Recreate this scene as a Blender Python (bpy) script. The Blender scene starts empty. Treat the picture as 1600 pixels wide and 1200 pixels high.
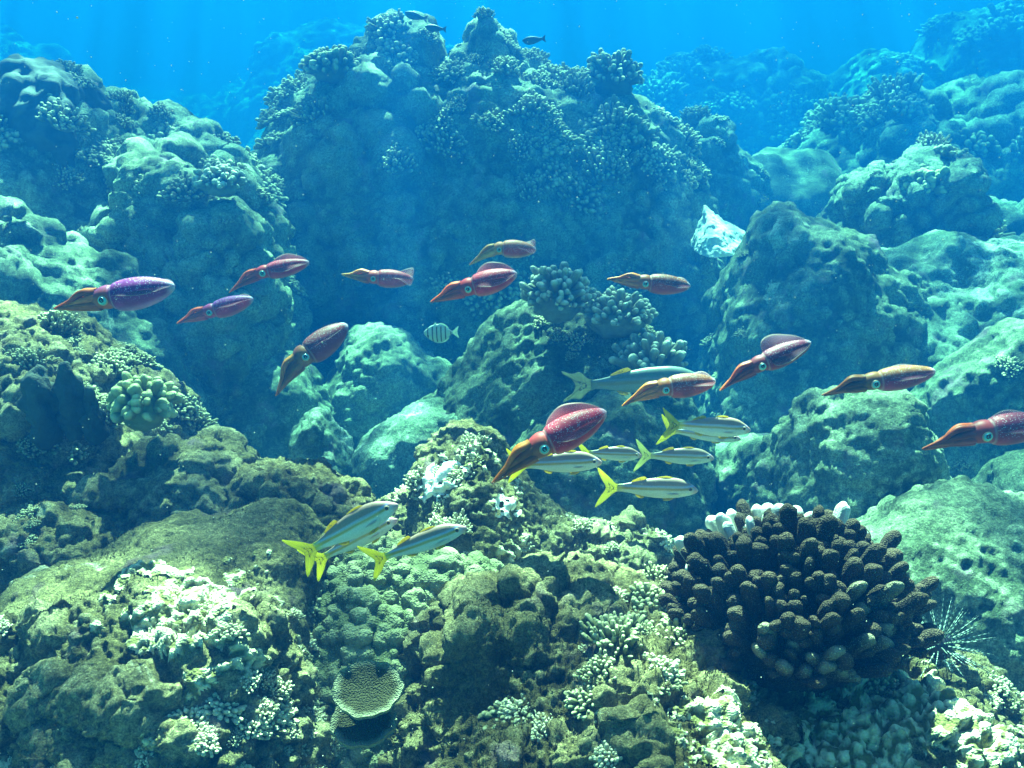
import bpy, math, random
import numpy as np
from mathutils import Matrix, Vector, Quaternion

# ------------------------------------------------------------------ camera, water light, exposure
S = bpy.context.scene
COL = S.collection
W0, H0, F = 1600.0, 1200.0, 1386.0
ZC, PITCH = 2.6, math.radians(19.1)
cam_d = bpy.data.cameras.new('camera')
cam = bpy.data.objects.new('camera', cam_d)
COL.objects.link(cam)
cam_d.sensor_width = 36
cam_d.lens = 36 * F / W0
cam_d.clip_start = 0.02
cam_d.clip_end = 500
cam.location = (0, 0, ZC)
cam.rotation_euler = (math.pi / 2 - PITCH, 0, 0)
S.camera = cam

SUN_EL, SUN_AZ = math.radians(55), math.radians(-4)      # azimuth from +Y towards +X
world = bpy.data.worlds.new('World')
S.world = world
world.use_nodes = True
wn = world.node_tree.nodes
sky = wn.new('ShaderNodeTexSky')
sky.sky_type = 'NISHITA'
sky.sun_disc = False
sky.sun_elevation = SUN_EL
sky.sun_rotation = SUN_AZ
bg = wn['Background']
bg.inputs['Strength'].default_value = 0.05
world.node_tree.links.new(sky.outputs[0], bg.inputs['Color'])
sun_d = bpy.data.lights.new('sun', 'SUN')
sun_d.energy = 5.0
sun_d.angle = math.radians(0.5)
sun_d.color = (1.0, 0.88, 0.68)
sun = bpy.data.objects.new('sun', sun_d)
COL.objects.link(sun)
to_sun = Vector((math.sin(SUN_AZ) * math.cos(SUN_EL), math.cos(SUN_AZ) * math.cos(SUN_EL), math.sin(SUN_EL)))
sun.rotation_euler = to_sun.to_track_quat('Z', 'Y').to_euler()
sun.location = to_sun * 30
S.view_settings.view_transform = 'Standard'
S.view_settings.look = 'None'
S.view_settings.exposure = 0.92
S.view_settings.gamma = 1
S.render.engine = 'CYCLES'
S.cycles.use_denoising = True
S.cycles.max_bounces = 6
S.cycles.volume_bounces = 1
S.cycles.diffuse_bounces = 3
S.cycles.transparent_max_bounces = 12

# ------------------------------------------------------------------ small helpers
CT, ST = math.cos(PITCH), math.sin(PITCH)


def at(px, py, Y):
    """photo pixel -> world point at horizontal distance Y"""
    a, b = (px - W0 / 2) / F, (H0 / 2 - py) / F
    dx, dy, dz = a, CT + b * ST, -ST + b * CT
    k = Y / dy
    return np.array([dx * k, Y, ZC + dz * k])


def tag(o, label=None, cat=None, group=None, kind=None):
    if label: o['label'] = label
    if cat: o['category'] = cat
    if group: o['group'] = group
    if kind: o['kind'] = kind
    return o


def link(name, me, mat=None, parent=None):
    o = bpy.data.objects.new(name, me)
    COL.objects.link(o)
    if mat is not None and len(me.materials) == 0:
        me.materials.append(mat)
    if parent is not None:
        o.parent = parent
    return o


def empty(name, loc=(0, 0, 0)):
    o = bpy.data.objects.new(name, None)
    COL.objects.link(o)
    o.location = loc
    o.empty_display_size = 0.05
    return o


def mesh_np(name, v, faces, smooth=True, col=None, knob=None):
    """faces: array (n,3/4) or list of such arrays"""
    me = bpy.data.meshes.new(name)
    fl = faces if isinstance(faces, list) else [faces]
    fl = [np.asarray(f, dtype=np.int32) for f in fl if len(f)]
    nl = sum(f.size for f in fl)
    npoly = sum(len(f) for f in fl)
    me.vertices.add(len(v))
    me.vertices.foreach_set('co', np.asarray(v, dtype=np.float32).ravel())
    me.loops.add(nl)
    me.loops.foreach_set('vertex_index', np.concatenate([f.ravel() for f in fl]))
    me.polygons.add(npoly)
    tot = np.concatenate([np.full(len(f), f.shape[1], dtype=np.int32) for f in fl])
    st = np.concatenate([[0], np.cumsum(tot)[:-1]]).astype(np.int32)
    me.polygons.foreach_set('loop_start', st)
    me.polygons.foreach_set('loop_total', tot)
    me.polygons.foreach_set('use_smooth', np.full(npoly, smooth, dtype=bool))
    me.update(calc_edges=True)
    me.validate()
    if col is not None:
        a = me.attributes.new('Col', 'FLOAT_COLOR', 'POINT')
        c = np.ones((len(v), 4), dtype=np.float32)
        c[:, :col.shape[1]] = col
        a.data.foreach_set('color', c.ravel())
    if knob is not None:
        a = me.attributes.new('knob', 'FLOAT', 'POINT')
        a.data.foreach_set('value', np.asarray(knob, dtype=np.float32))
    return me


def grid_faces(nu, nv, wrap=False):
    i = np.arange(nu - 1)[:, None]
    j = np.arange(nv if wrap else nv - 1)[None, :]
    a = i * nv + j
    b = i * nv + (j + 1) % nv
    c = (i + 1) * nv + (j + 1) % nv
    d = (i + 1) * nv + j
    return np.stack([a, d, c, b], -1).reshape(-1, 4)


class Geo:
    """collects pieces of one mesh"""
    def __init__(self):
        self.v, self.f, self.c, self.k, self.n = [], {}, [], [], 0

    def add(self, v, faces, col=None, knob=None):
        v = np.asarray(v, float)
        for f in (faces if isinstance(faces, list) else [faces]):
            f = np.asarray(f)
            self.f.setdefault(f.shape[1], []).append(f + self.n)
        self.v.append(v)
        c = np.ones((len(v), 3)) if col is None else np.broadcast_to(np.asarray(col, float), (len(v), 3))
        self.c.append(c)
        self.k.append(np.full(len(v), 0.5) if knob is None else np.asarray(knob))
        self.n += len(v)

    def mesh(self, name, smooth=True):
        return mesh_np(name, np.concatenate(self.v), [np.concatenate(x) for x in self.f.values()], smooth,
                       np.concatenate(self.c), np.concatenate(self.k))


# ------------------------------------------------------------------ numpy noise
def _h(ix, iy, iz, seed):
    with np.errstate(over='ignore'):
        h = (ix.astype(np.uint32) * np.uint32(374761393) + iy.astype(np.uint32) * np.uint32(668265263)
             + iz.astype(np.uint32) * np.uint32(2246822519) + np.uint32((seed * 3266489917) & 0xffffffff))
        h = (h ^ (h >> np.uint32(13))) * np.uint32(1274126177)
        h = (h ^ (h >> np.uint32(16))) * np.uint32(2654435769)
        return h ^ (h >> np.uint32(15))


def vnoise(p, seed=0):
    """value noise in -1..1"""
    fl = np.floor(p)
    i = fl.astype(np.int64)
    t = p - fl
    t = t * t * t * (t * (t * 6 - 15) + 10)
    out = 0
    for dx in (0, 1):
        wx = t[:, 0] if dx else 1 - t[:, 0]
        for dy in (0, 1):
            wy = t[:, 1] if dy else 1 - t[:, 1]
            for dz in (0, 1):
                wz = t[:, 2] if dz else 1 - t[:, 2]
                out = out + wx * wy * wz * (_h(i[:, 0] + dx, i[:, 1] + dy, i[:, 2] + dz, seed) / 4294967295.0)
    return out * 2 - 1


def fbm(p, seed=0, octv=4, gain=0.5):
    a, s, tot = 1.0, 0.0, 0.0
    for o in range(octv):
        s = s + a * vnoise(p * (2.03 ** o) + 17.3 * o, seed + o)
        tot += a
        a *= gain
    return s / tot * 1.6


def worley(p, seed=0):
    """F1 distance, random of the nearest cell"""
    i = np.floor(p).astype(np.int64)
    fr = (p - i).astype(np.float32)
    best = np.full(len(p), 9.0, np.float32)
    rid = np.zeros(len(p), np.float32)
    for dx in (-1, 0, 1):
        for dy in (-1, 0, 1):
            for dz in (-1, 0, 1):
                h = _h(i[:, 0] + dx, i[:, 1] + dy, i[:, 2] + dz, seed)
                a = (h & np.uint32(1023)) / np.float32(1023)
                b = ((h >> np.uint32(10)) & np.uint32(1023)) / np.float32(1023)
                c = ((h >> np.uint32(20)) & np.uint32(1023)) / np.float32(1023)
                d = (dx + a - fr[:, 0]) ** 2 + (dy + b - fr[:, 1]) ** 2 + (dz + c - fr[:, 2]) ** 2
                m = d < best
                best = np.where(m, d, best)
                rid = np.where(m, (a * 7.13 + b * 3.7) % 1.0, rid)
    return np.sqrt(best), rid


def sstep(a, b, x):
    t = np.clip((x - a) / (b - a), 0, 1)
    return t * t * (3 - 2 * t)


def grid_normals(P):
    du = np.gradient(P, axis=0)
    dv = np.gradient(P, axis=1)
    n = np.cross(du, dv)
    l = np.linalg.norm(n, axis=-1, keepdims=True)
    return n / np.maximum(l, 1e-9)


# ------------------------------------------------------------------ materials
def nt(name):
    m = bpy.data.materials.new(name)
    m.use_nodes = True
    t = m.node_tree
    return m, t, t.nodes, t.links, t.nodes['Principled BSDF']


def ramp(n, l, src, stops):
    r = n.new('ShaderNodeValToRGB')
    e = r.color_ramp.elements
    while len(e) < len(stops):
        e.new(0.5)
    for i, (p, c) in enumerate(stops):
        e[i].position = p
        e[i].color = (c[0], c[1], c[2], 1) if len(c) == 3 else c
    l.new(src, r.inputs[0])
    return r.outputs[0]


def mix(n, l, fac, a, b, mode='MIX'):
    m = n.new('ShaderNodeMix')
    m.data_type = 'RGBA'
    m.blend_type = mode
    for s, v in ((m.inputs[0], fac), (m.inputs[6], a), (m.inputs[7], b)):
        if hasattr(v, 'is_output'):
            l.new(v, s)
        elif isinstance(v, (int, float)):
            s.default_value = v
        else:
            s.default_value = (v[0], v[1], v[2], 1)
    return m.outputs[2]


def noise(n, l, vec, scale, det=4, rough=0.6, dist=0.0):
    t = n.new('ShaderNodeTexNoise')
    t.inputs['Scale'].default_value = scale
    t.inputs['Detail'].default_value = det
    t.inputs['Roughness'].default_value = rough
    t.inputs['Distortion'].default_value = dist
    l.new(vec, t.inputs['Vector'])
    return t.outputs['Fac']


B3 = lambda v: (v, v, v)


def reef_mat(name, turf, bare, knobc, pale, s=1.0, bump=0.6, bump_d=0.012, pale_at=0.62, rough=0.9, turf_bias=0.5):
    m, t, n, l, p = nt(name)
    g = n.new('ShaderNodeNewGeometry')
    pos = g.outputs['Position']
    at_ = n.new('ShaderNodeAttribute')
    at_.attribute_name = 'knob'
    n1 = noise(n, l, pos, 5.5 * s, 6, 0.62, 0.4)
    base = mix(n, l, ramp(n, l, n1, [(turf_bias - 0.1, B3(0)), (turf_bias + 0.1, B3(1))]), turf, bare)
    n2 = noise(n, l, pos, 16 * s, 5, 0.65)
    kn = ramp(n, l, at_.outputs['Fac'], [(0.25, B3(0)), (0.8, B3(1))])
    base = mix(n, l, mix(n, l, 1.0, kn, ramp(n, l, n2, [(0.3, B3(0.15)), (0.65, B3(1))]), 'MULTIPLY'), base, knobc)
    n3 = noise(n, l, pos, 3.1 * s, 5, 0.7, 0.8)
    base = mix(n, l, ramp(n, l, n3, [(pale_at, B3(0)), (pale_at + 0.06, B3(1))]), base, pale)
    n4 = noise(n, l, pos, 90 * s, 3, 0.7)
    base = mix(n, l, 0.75, base, ramp(n, l, n4, [(0.3, B3(0.25)), (0.5, B3(0.95)), (0.70, B3(1.7))]), 'MULTIPLY')
    n6 = noise(n, l, pos, 260 * s, 2, 0.6)
    base = mix(n, l, 0.6, base, ramp(n, l, n6, [(0.32, B3(0.3)), (0.5, B3(0.9)), (0.68, B3(1.8))]), 'MULTIPLY')
    n5 = noise(n, l, pos, 8.0 * s, 3, 0.5)
    base = mix(n, l, ramp(n, l, n5, [(0.6, B3(0)), (0.72, B3(0.55))]), base, (0.24, 0.13, 0.20))
    l.new(base, p.inputs['Base Color'])
    p.inputs['Roughness'].default_value = rough
    p.inputs['Specular IOR Level'].default_value = 0.2
    b = n.new('ShaderNodeBump')
    b.inputs['Strength'].default_value = bump
    b.inputs['Distance'].default_value = bump_d
    hb = mix(n, l, 0.45, noise(n, l, pos, 55 * s, 8, 0.8), noise(n, l, pos, 170 * s, 4, 0.7))
    l.new(hb, b.inputs['Height'])
    l.new(b.outputs[0], p.inputs['Normal'])
    return m


M = {}
M['near'] = reef_mat('encrusted_rock', (0.080, 0.058, 0.018), (0.25, 0.190, 0.075), (0.46, 0.38, 0.19), (0.60, 0.53, 0.34), 1.3, 1.0, 0.03, 0.64)
M['left'] = reef_mat('pale_reef_rock', (0.095, 0.078, 0.024), (0.29, 0.235, 0.10), (0.48, 0.41, 0.22), (0.64, 0.58, 0.40), 1.2, 1.0, 0.026, 0.62)
M['mid'] = reef_mat('mid_reef_rock', (0.055, 0.075, 0.036), (0.20, 0.24, 0.14), (0.34, 0.38, 0.24), (0.52, 0.54, 0.38), 0.8, 0.9, 0.02, 0.64)
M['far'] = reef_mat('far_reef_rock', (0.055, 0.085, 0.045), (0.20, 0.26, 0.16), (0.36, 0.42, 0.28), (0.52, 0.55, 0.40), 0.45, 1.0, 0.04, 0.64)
M['sand'] = reef_mat('seabed_rubble', (0.09, 0.13, 0.07), (0.26, 0.33, 0.22), (0.36, 0.42, 0.29), (0.52, 0.55, 0.42), 0.9, 0.9, 0.02, 0.55)


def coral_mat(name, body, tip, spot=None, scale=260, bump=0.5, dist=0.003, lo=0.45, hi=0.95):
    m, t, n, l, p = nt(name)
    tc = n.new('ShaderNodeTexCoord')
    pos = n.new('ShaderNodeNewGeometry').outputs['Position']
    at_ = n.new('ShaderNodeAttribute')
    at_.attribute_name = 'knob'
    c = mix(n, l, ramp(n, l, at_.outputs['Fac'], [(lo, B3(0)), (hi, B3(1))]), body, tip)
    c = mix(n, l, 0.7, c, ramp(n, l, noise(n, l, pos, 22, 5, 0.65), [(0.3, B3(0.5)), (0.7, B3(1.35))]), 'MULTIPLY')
    v = n.new('ShaderNodeTexVoronoi')
    v.inputs['Scale'].default_value = scale
    l.new(pos, v.inputs['Vector'])
    if spot:
        c = mix(n, l, ramp(n, l, v.outputs['Distance'], [(0.18, B3(0.8)), (0.34, B3(0))]), c, spot)
    l.new(c, p.inputs['Base Color'])
    p.inputs['Roughness'].default_value = 0.85
    p.inputs['Specular IOR Level'].default_value = 0.2
    b = n.new('ShaderNodeBump')
    b.inputs['Strength'].default_value = bump
    b.inputs['Distance'].default_value = dist
    b.invert = True
    l.new(v.outputs['Distance'], b.inputs['Height'])
    l.new(b.outputs[0], p.inputs['Normal'])
    return m


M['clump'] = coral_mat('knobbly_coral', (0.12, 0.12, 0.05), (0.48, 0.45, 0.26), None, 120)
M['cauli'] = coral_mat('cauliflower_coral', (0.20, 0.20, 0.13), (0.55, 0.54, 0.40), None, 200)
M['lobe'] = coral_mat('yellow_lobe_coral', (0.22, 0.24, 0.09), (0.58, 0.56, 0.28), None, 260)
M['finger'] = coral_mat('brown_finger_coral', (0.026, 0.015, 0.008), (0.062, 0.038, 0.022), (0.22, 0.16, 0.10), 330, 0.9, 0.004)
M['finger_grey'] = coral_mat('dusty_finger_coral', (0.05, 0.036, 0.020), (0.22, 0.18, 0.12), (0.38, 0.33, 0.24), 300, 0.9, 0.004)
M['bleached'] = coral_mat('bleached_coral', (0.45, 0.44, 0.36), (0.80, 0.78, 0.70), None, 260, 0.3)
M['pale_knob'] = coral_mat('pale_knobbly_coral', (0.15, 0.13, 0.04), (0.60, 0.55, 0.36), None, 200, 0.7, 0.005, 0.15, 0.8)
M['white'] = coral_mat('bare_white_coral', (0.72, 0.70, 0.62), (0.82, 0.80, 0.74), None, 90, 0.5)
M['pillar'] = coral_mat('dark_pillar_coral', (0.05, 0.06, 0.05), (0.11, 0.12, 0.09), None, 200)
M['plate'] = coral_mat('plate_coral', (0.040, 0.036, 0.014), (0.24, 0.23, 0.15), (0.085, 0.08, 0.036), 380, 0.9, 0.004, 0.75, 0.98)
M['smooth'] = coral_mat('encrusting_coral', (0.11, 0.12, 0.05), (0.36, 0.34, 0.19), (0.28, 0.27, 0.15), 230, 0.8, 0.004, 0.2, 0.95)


def skin_mat(name, rough=0.35, dots=0.0, dscale=60, spec=0.5, metal=0.0, scales=False):
    m, t, n, l, p = nt(name)
    a = n.new('ShaderNodeAttribute')
    a.attribute_name = 'Col'
    c = a.outputs['Color']
    tc = n.new('ShaderNodeTexCoord')
    if dots:
        c = mix(n, l, 0.5, c, ramp(n, l, noise(n, l, tc.outputs['Object'], 14, 4, 0.6), [(0.3, B3(0.55)), (0.7, B3(1.4))]), 'MULTIPLY')
        v = n.new('ShaderNodeTexVoronoi')
        v.inputs['Scale'].default_value = dscale
        l.new(tc.outputs['Object'], v.inputs['Vector'])
        k = ramp(n, l, v.outputs['Distance'], [(0.2, B3(dots)), (0.32, B3(0))])
        sel = ramp(n, l, v.outputs['Color'], [(0.35, B3(0)), (0.5, B3(1))])
        k = mix(n, l, 1.0, k, sel, 'MULTIPLY')
        k = mix(n, l, 1.0, k, a.outputs['Alpha'], 'MULTIPLY')
        c = mix(n, l, k, c, (0.75, 0.70, 0.75))
    if scales:
        v = n.new('ShaderNodeTexVoronoi')
        v.inputs['Scale'].default_value = 70
        l.new(tc.outputs['Object'], v.inputs['Vector'])
        c = mix(n, l, 0.35, c, ramp(n, l, v.outputs['Distance'], [(0.1, B3(1.2)), (0.6, B3(0.7))]), 'MULTIPLY')
    l.new(c, p.inputs['Base Color'])
    p.inputs['Roughness'].default_value = rough
    p.inputs['Specular IOR Level'].default_value = spec
    p.inputs['Metallic'].default_value = metal
    if dots:
        p.inputs['Subsurface Weight'].default_value = 0.3
        p.inputs['Subsurface Radius'].default_value = (0.02, 0.008, 0.006)
        p.inputs['Subsurface Scale'].default_value = 1.0
    return m


M['squid'] = skin_mat('squid_skin', 0.48, 0.75, 92, 0.12)
M['fish'] = skin_mat('fish_skin', 0.38, 0, 60, 0.5, 0.0, True)
M['tang'] = skin_mat('surgeonfish_skin', 0.5)


def fin_mat(name, c, tr):
    m, t, n, l, p = nt(name)
    a = n.new('ShaderNodeAttribute')
    a.attribute_name = 'Col'
    l.new(a.outputs['Color'], p.inputs['Base Color'])
    p.inputs['Roughness'].default_value = 0.5
    p.inputs['Specular IOR Level'].default_value = 0.3
    tl = n.new('ShaderNodeBsdfTranslucent')
    l.new(a.outputs['Color'], tl.inputs['Color'])
    tp = n.new('ShaderNodeBsdfTransparent')
    m1 = n.new('ShaderNodeMixShader')
    m1.inputs[0].default_value = 0.5
    l.new(p.outputs[0], m1.inputs[1])
    l.new(tl.outputs[0], m1.inputs[2])
    m2 = n.new('ShaderNodeMixShader')
    m2.inputs[0].default_value = tr
    l.new(tp.outputs[0], m2.inputs[1])
    l.new(m1.outputs[0], m2.inputs[2])
    l.new(m2.outputs[0], n['Material Output'].inputs['Surface'])
    return m


M['squid_fin'] = fin_mat('squid_fin_membrane', None, 0.55)
M['fish_fin'] = fin_mat('fish_fin_membrane', None, 0.93)


def plain(name, c, rough=0.4, spec=0.5):
    m, t, n, l, p = nt(name)
    tc = n.new('ShaderNodeTexCoord')
    cc = mix(n, l, 0.6, c, ramp(n, l, noise(n, l, tc.outputs['Object'], 40, 3), [(0.3, B3(0.7)), (0.7, B3(1.2))]), 'MULTIPLY')
    l.new(cc, p.inputs['Base Color'])
    p.inputs['Roughness'].default_value = rough
    p.inputs['Specular IOR Level'].default_value = spec
    return m


M['iris'] = plain('turquoise_eye', (0.10, 0.45, 0.50), 0.2)
M['black'] = plain('black_pupil', (0.008, 0.008, 0.012), 0.2)
M['gold'] = plain('gold_eye_ring', (0.45, 0.28, 0.16), 0.4)
M['algae'] = plain('turf_algae_blades', (0.13, 0.105, 0.04), 0.8, 0.1)
M['snow'] = plain('drifting_particles', (0.50, 0.48, 0.40), 0.9, 0.1)
M['urchin'] = plain('urchin_body', (0.02, 0.018, 0.03), 0.5)


def banded():
    m, t, n, l, p = nt('banded_spine')
    tc = n.new('ShaderNodeTexCoord')
    w = n.new('ShaderNodeTexWave')
    w.bands_direction = 'Z'
    w.inputs['Scale'].default_value = 28
    l.new(tc.outputs['Object'], w.inputs['Vector'])
    l.new(ramp(n, l, w.outputs['Fac'], [(0.5, (0.02, 0.05, 0.05)), (0.62, (0.34, 0.42, 0.36))]), p.inputs['Base Color'])
    p.inputs['Roughness'].default_value = 0.5
    return m


M['spine'] = banded()

# ------------------------------------------------------------------ the setting: seabed
GY = [-12, 0.4, 1.4, 2.2, 3.0, 4.0, 5.2, 7.0, 10, 16, 30, 140]
GZ = [1.25, 1.22, 1.12, 0.85, 0.52, 0.22, 0.10, 0.15, 0.45, 0.8, 1.1, 1.2]


def ground_z(x, y):
    p = np.stack([x, y, np.zeros_like(x)], -1)
    z = np.interp(y, GY, GZ)
    return z + 0.14 * fbm(p * 0.55, 5, 4) * np.clip(y / 3, 0.4, 3) * np.clip(1 + (y - 9) / 6, 1, 3)


def build_ground():
    n = 420
    s = np.linspace(-1, 1, n)
    xs = 92 * np.sign(s) * (0.06 * np.abs(s) + 0.94 * np.abs(s) ** 3.4)
    t = np.linspace(0, 1, 520)
    ys = -12 + 14 * t + 132 * t ** 3.6
    X, Y = np.meshgrid(xs, ys, indexing='ij')
    x, y = X.ravel(), Y.ravel()
    z = ground_z(x, y)
    p = np.stack([x, y, z], -1)
    f, r = worley(p * 3.2 + 0.25 * np.stack([fbm(p * 4, 81, 2)] * 3, -1), 8)
    k = np.clip(1 - (f / 0.62) ** 2, 0, 1) ** 0.6 * sstep(0.35, 0.75, r)
    z = z + 0.10 * k * sstep(-0.1, 0.3, fbm(p * 0.8, 9, 3)) + 0.03 * fbm(p * 3.5, 12, 4)
    p[:, 2] = z
    me = mesh_np('seabed', p, grid_faces(n, 520), True, None, k * 0.6)
    tag(link('seabed', me, M['sand']), 'pale sand and rubble seabed between the boulders', 'seabed', kind='structure')


build_ground()

# water surface: added unseen sheet, caustic light pattern painted into its transparency
GOBO = (15.3, 2.2, 0.0)


def water_gobo_surface():
    m = bpy.data.materials.new('caustic_gobo_water')
    m.use_nodes = True
    t = m.node_tree
    n, l = t.nodes, t.links
    n.remove(n['Principled BSDF'])
    out = n['Material Output']
    tr = n.new('ShaderNodeBsdfTransparent')
    pos = n.new('ShaderNodeNewGeometry').outputs['Position']
    nn = n.new('ShaderNodeTexNoise')
    nn.inputs['Scale'].default_value = 1.3
    nn.inputs['Detail'].default_value = 3
    sh = n.new('ShaderNodeVectorMath')
    sh.inputs[1].default_value = GOBO
    l.new(pos, sh.inputs[0])
    pos = sh.outputs[0]
    l.new(pos, nn.inputs['Vector'])
    va = n.new('ShaderNodeVectorMath')
    va.operation = 'MULTIPLY_ADD'
    l.new(nn.outputs['Color'], va.inputs[0])
    va.inputs[1].default_value = (0.9, 0.9, 0.0)
    l.new(pos, va.inputs[2])
    def net(scale, sm):
        v = n.new('ShaderNodeTexVoronoi')
        v.feature = 'SMOOTH_F1'
        v.inputs['Smoothness'].default_value = sm
        v.inputs['Scale'].default_value = scale
        l.new(va.outputs[0], v.inputs['Vector'])
        return ramp(n, l, v.outputs['Distance'], [(0.22, B3(0.03)), (0.46, B3(0.28)), (0.60, B3(1.0))])
    a = mix(n, l, 0.5, net(1.5, 0.25), net(4.2, 0.3))
    pat = ramp(n, l, noise(n, l, pos, 0.8, 3, 0.55, 0.5), [(0.38, B3(0.0)), (0.60, B3(1))])
    a = mix(n, l, 1.0, a, mix(n, l, 0.65, (1, 1, 1), pat), 'MULTIPLY')
    sc = n.new('ShaderNodeVectorMath')
    sc.operation = 'MULTIPLY_ADD'
    l.new(a, sc.inputs[0])
    sc.inputs[1].default_value = (15, 15, 15)
    sc.inputs[2].default_value = (0.08, 0.08, 0.08)
    l.new(sc.outputs[0], tr.inputs['Color'])
    # beyond the critical angle the underside of the surface mirrors the water below it
    fr = n.new('ShaderNodeFresnel')
    fr.inputs['IOR'].default_value = 1.33
    gl = n.new('ShaderNodeBsdfGlossy')
    gl.inputs['Roughness'].default_value = 0.15
    ms = n.new('ShaderNodeMixShader')
    l.new(fr.outputs[0], ms.inputs[0])
    l.new(tr.outputs[0], ms.inputs[1])
    l.new(gl.outputs[0], ms.inputs[2])
    l.new(ms.outputs[0], out.inputs['Surface'])
    n_ = 160
    s = np.linspace(-1, 1, n_)
    X, Y = np.meshgrid(96 * s, 62 + 76 * s, indexing='ij')
    p = np.stack([X.ravel(), Y.ravel(), np.zeros(n_ * n_)], -1)
    p[:, 2] = 5.6 + 0.05 * fbm(p * 0.7, 44, 3)
    tag(link('water_gobo_surface', mesh_np('water_gobo_surface', p, grid_faces(n_, n_)), m),
        'unseen sea surface overhead with a painted caustic pattern that dapples the sunlight', 'water', kind='structure')


water_gobo_surface()

# ------------------------------------------------------------------ boulders
rng = np.random.default_rng(7)
SURF = {}
GRID = {}


def smooth_interp(x, xp, fp):
    """cubic hermite through control points (limited slopes)"""
    xp, fp = np.asarray(xp, float), np.asarray(fp, float)
    d = np.diff(fp) / np.diff(xp)
    m = np.zeros(len(xp))
    m[0], m[-1] = d[0], d[-1]
    for i in range(1, len(xp) - 1):
        m[i] = 0 if d[i - 1] * d[i] <= 0 else 2 * d[i - 1] * d[i] / (d[i - 1] + d[i])
    i = np.clip(np.searchsorted(xp, x) - 1, 0, len(xp) - 2)
    h = xp[i + 1] - xp[i]
    t = (x - xp[i]) / h
    return ((2 * t**3 - 3 * t**2 + 1) * fp[i] + (t**3 - 2 * t**2 + t) * h * m[i]
            + (-2 * t**3 + 3 * t**2) * fp[i + 1] + (t**3 - t**2) * h * m[i + 1])


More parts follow.
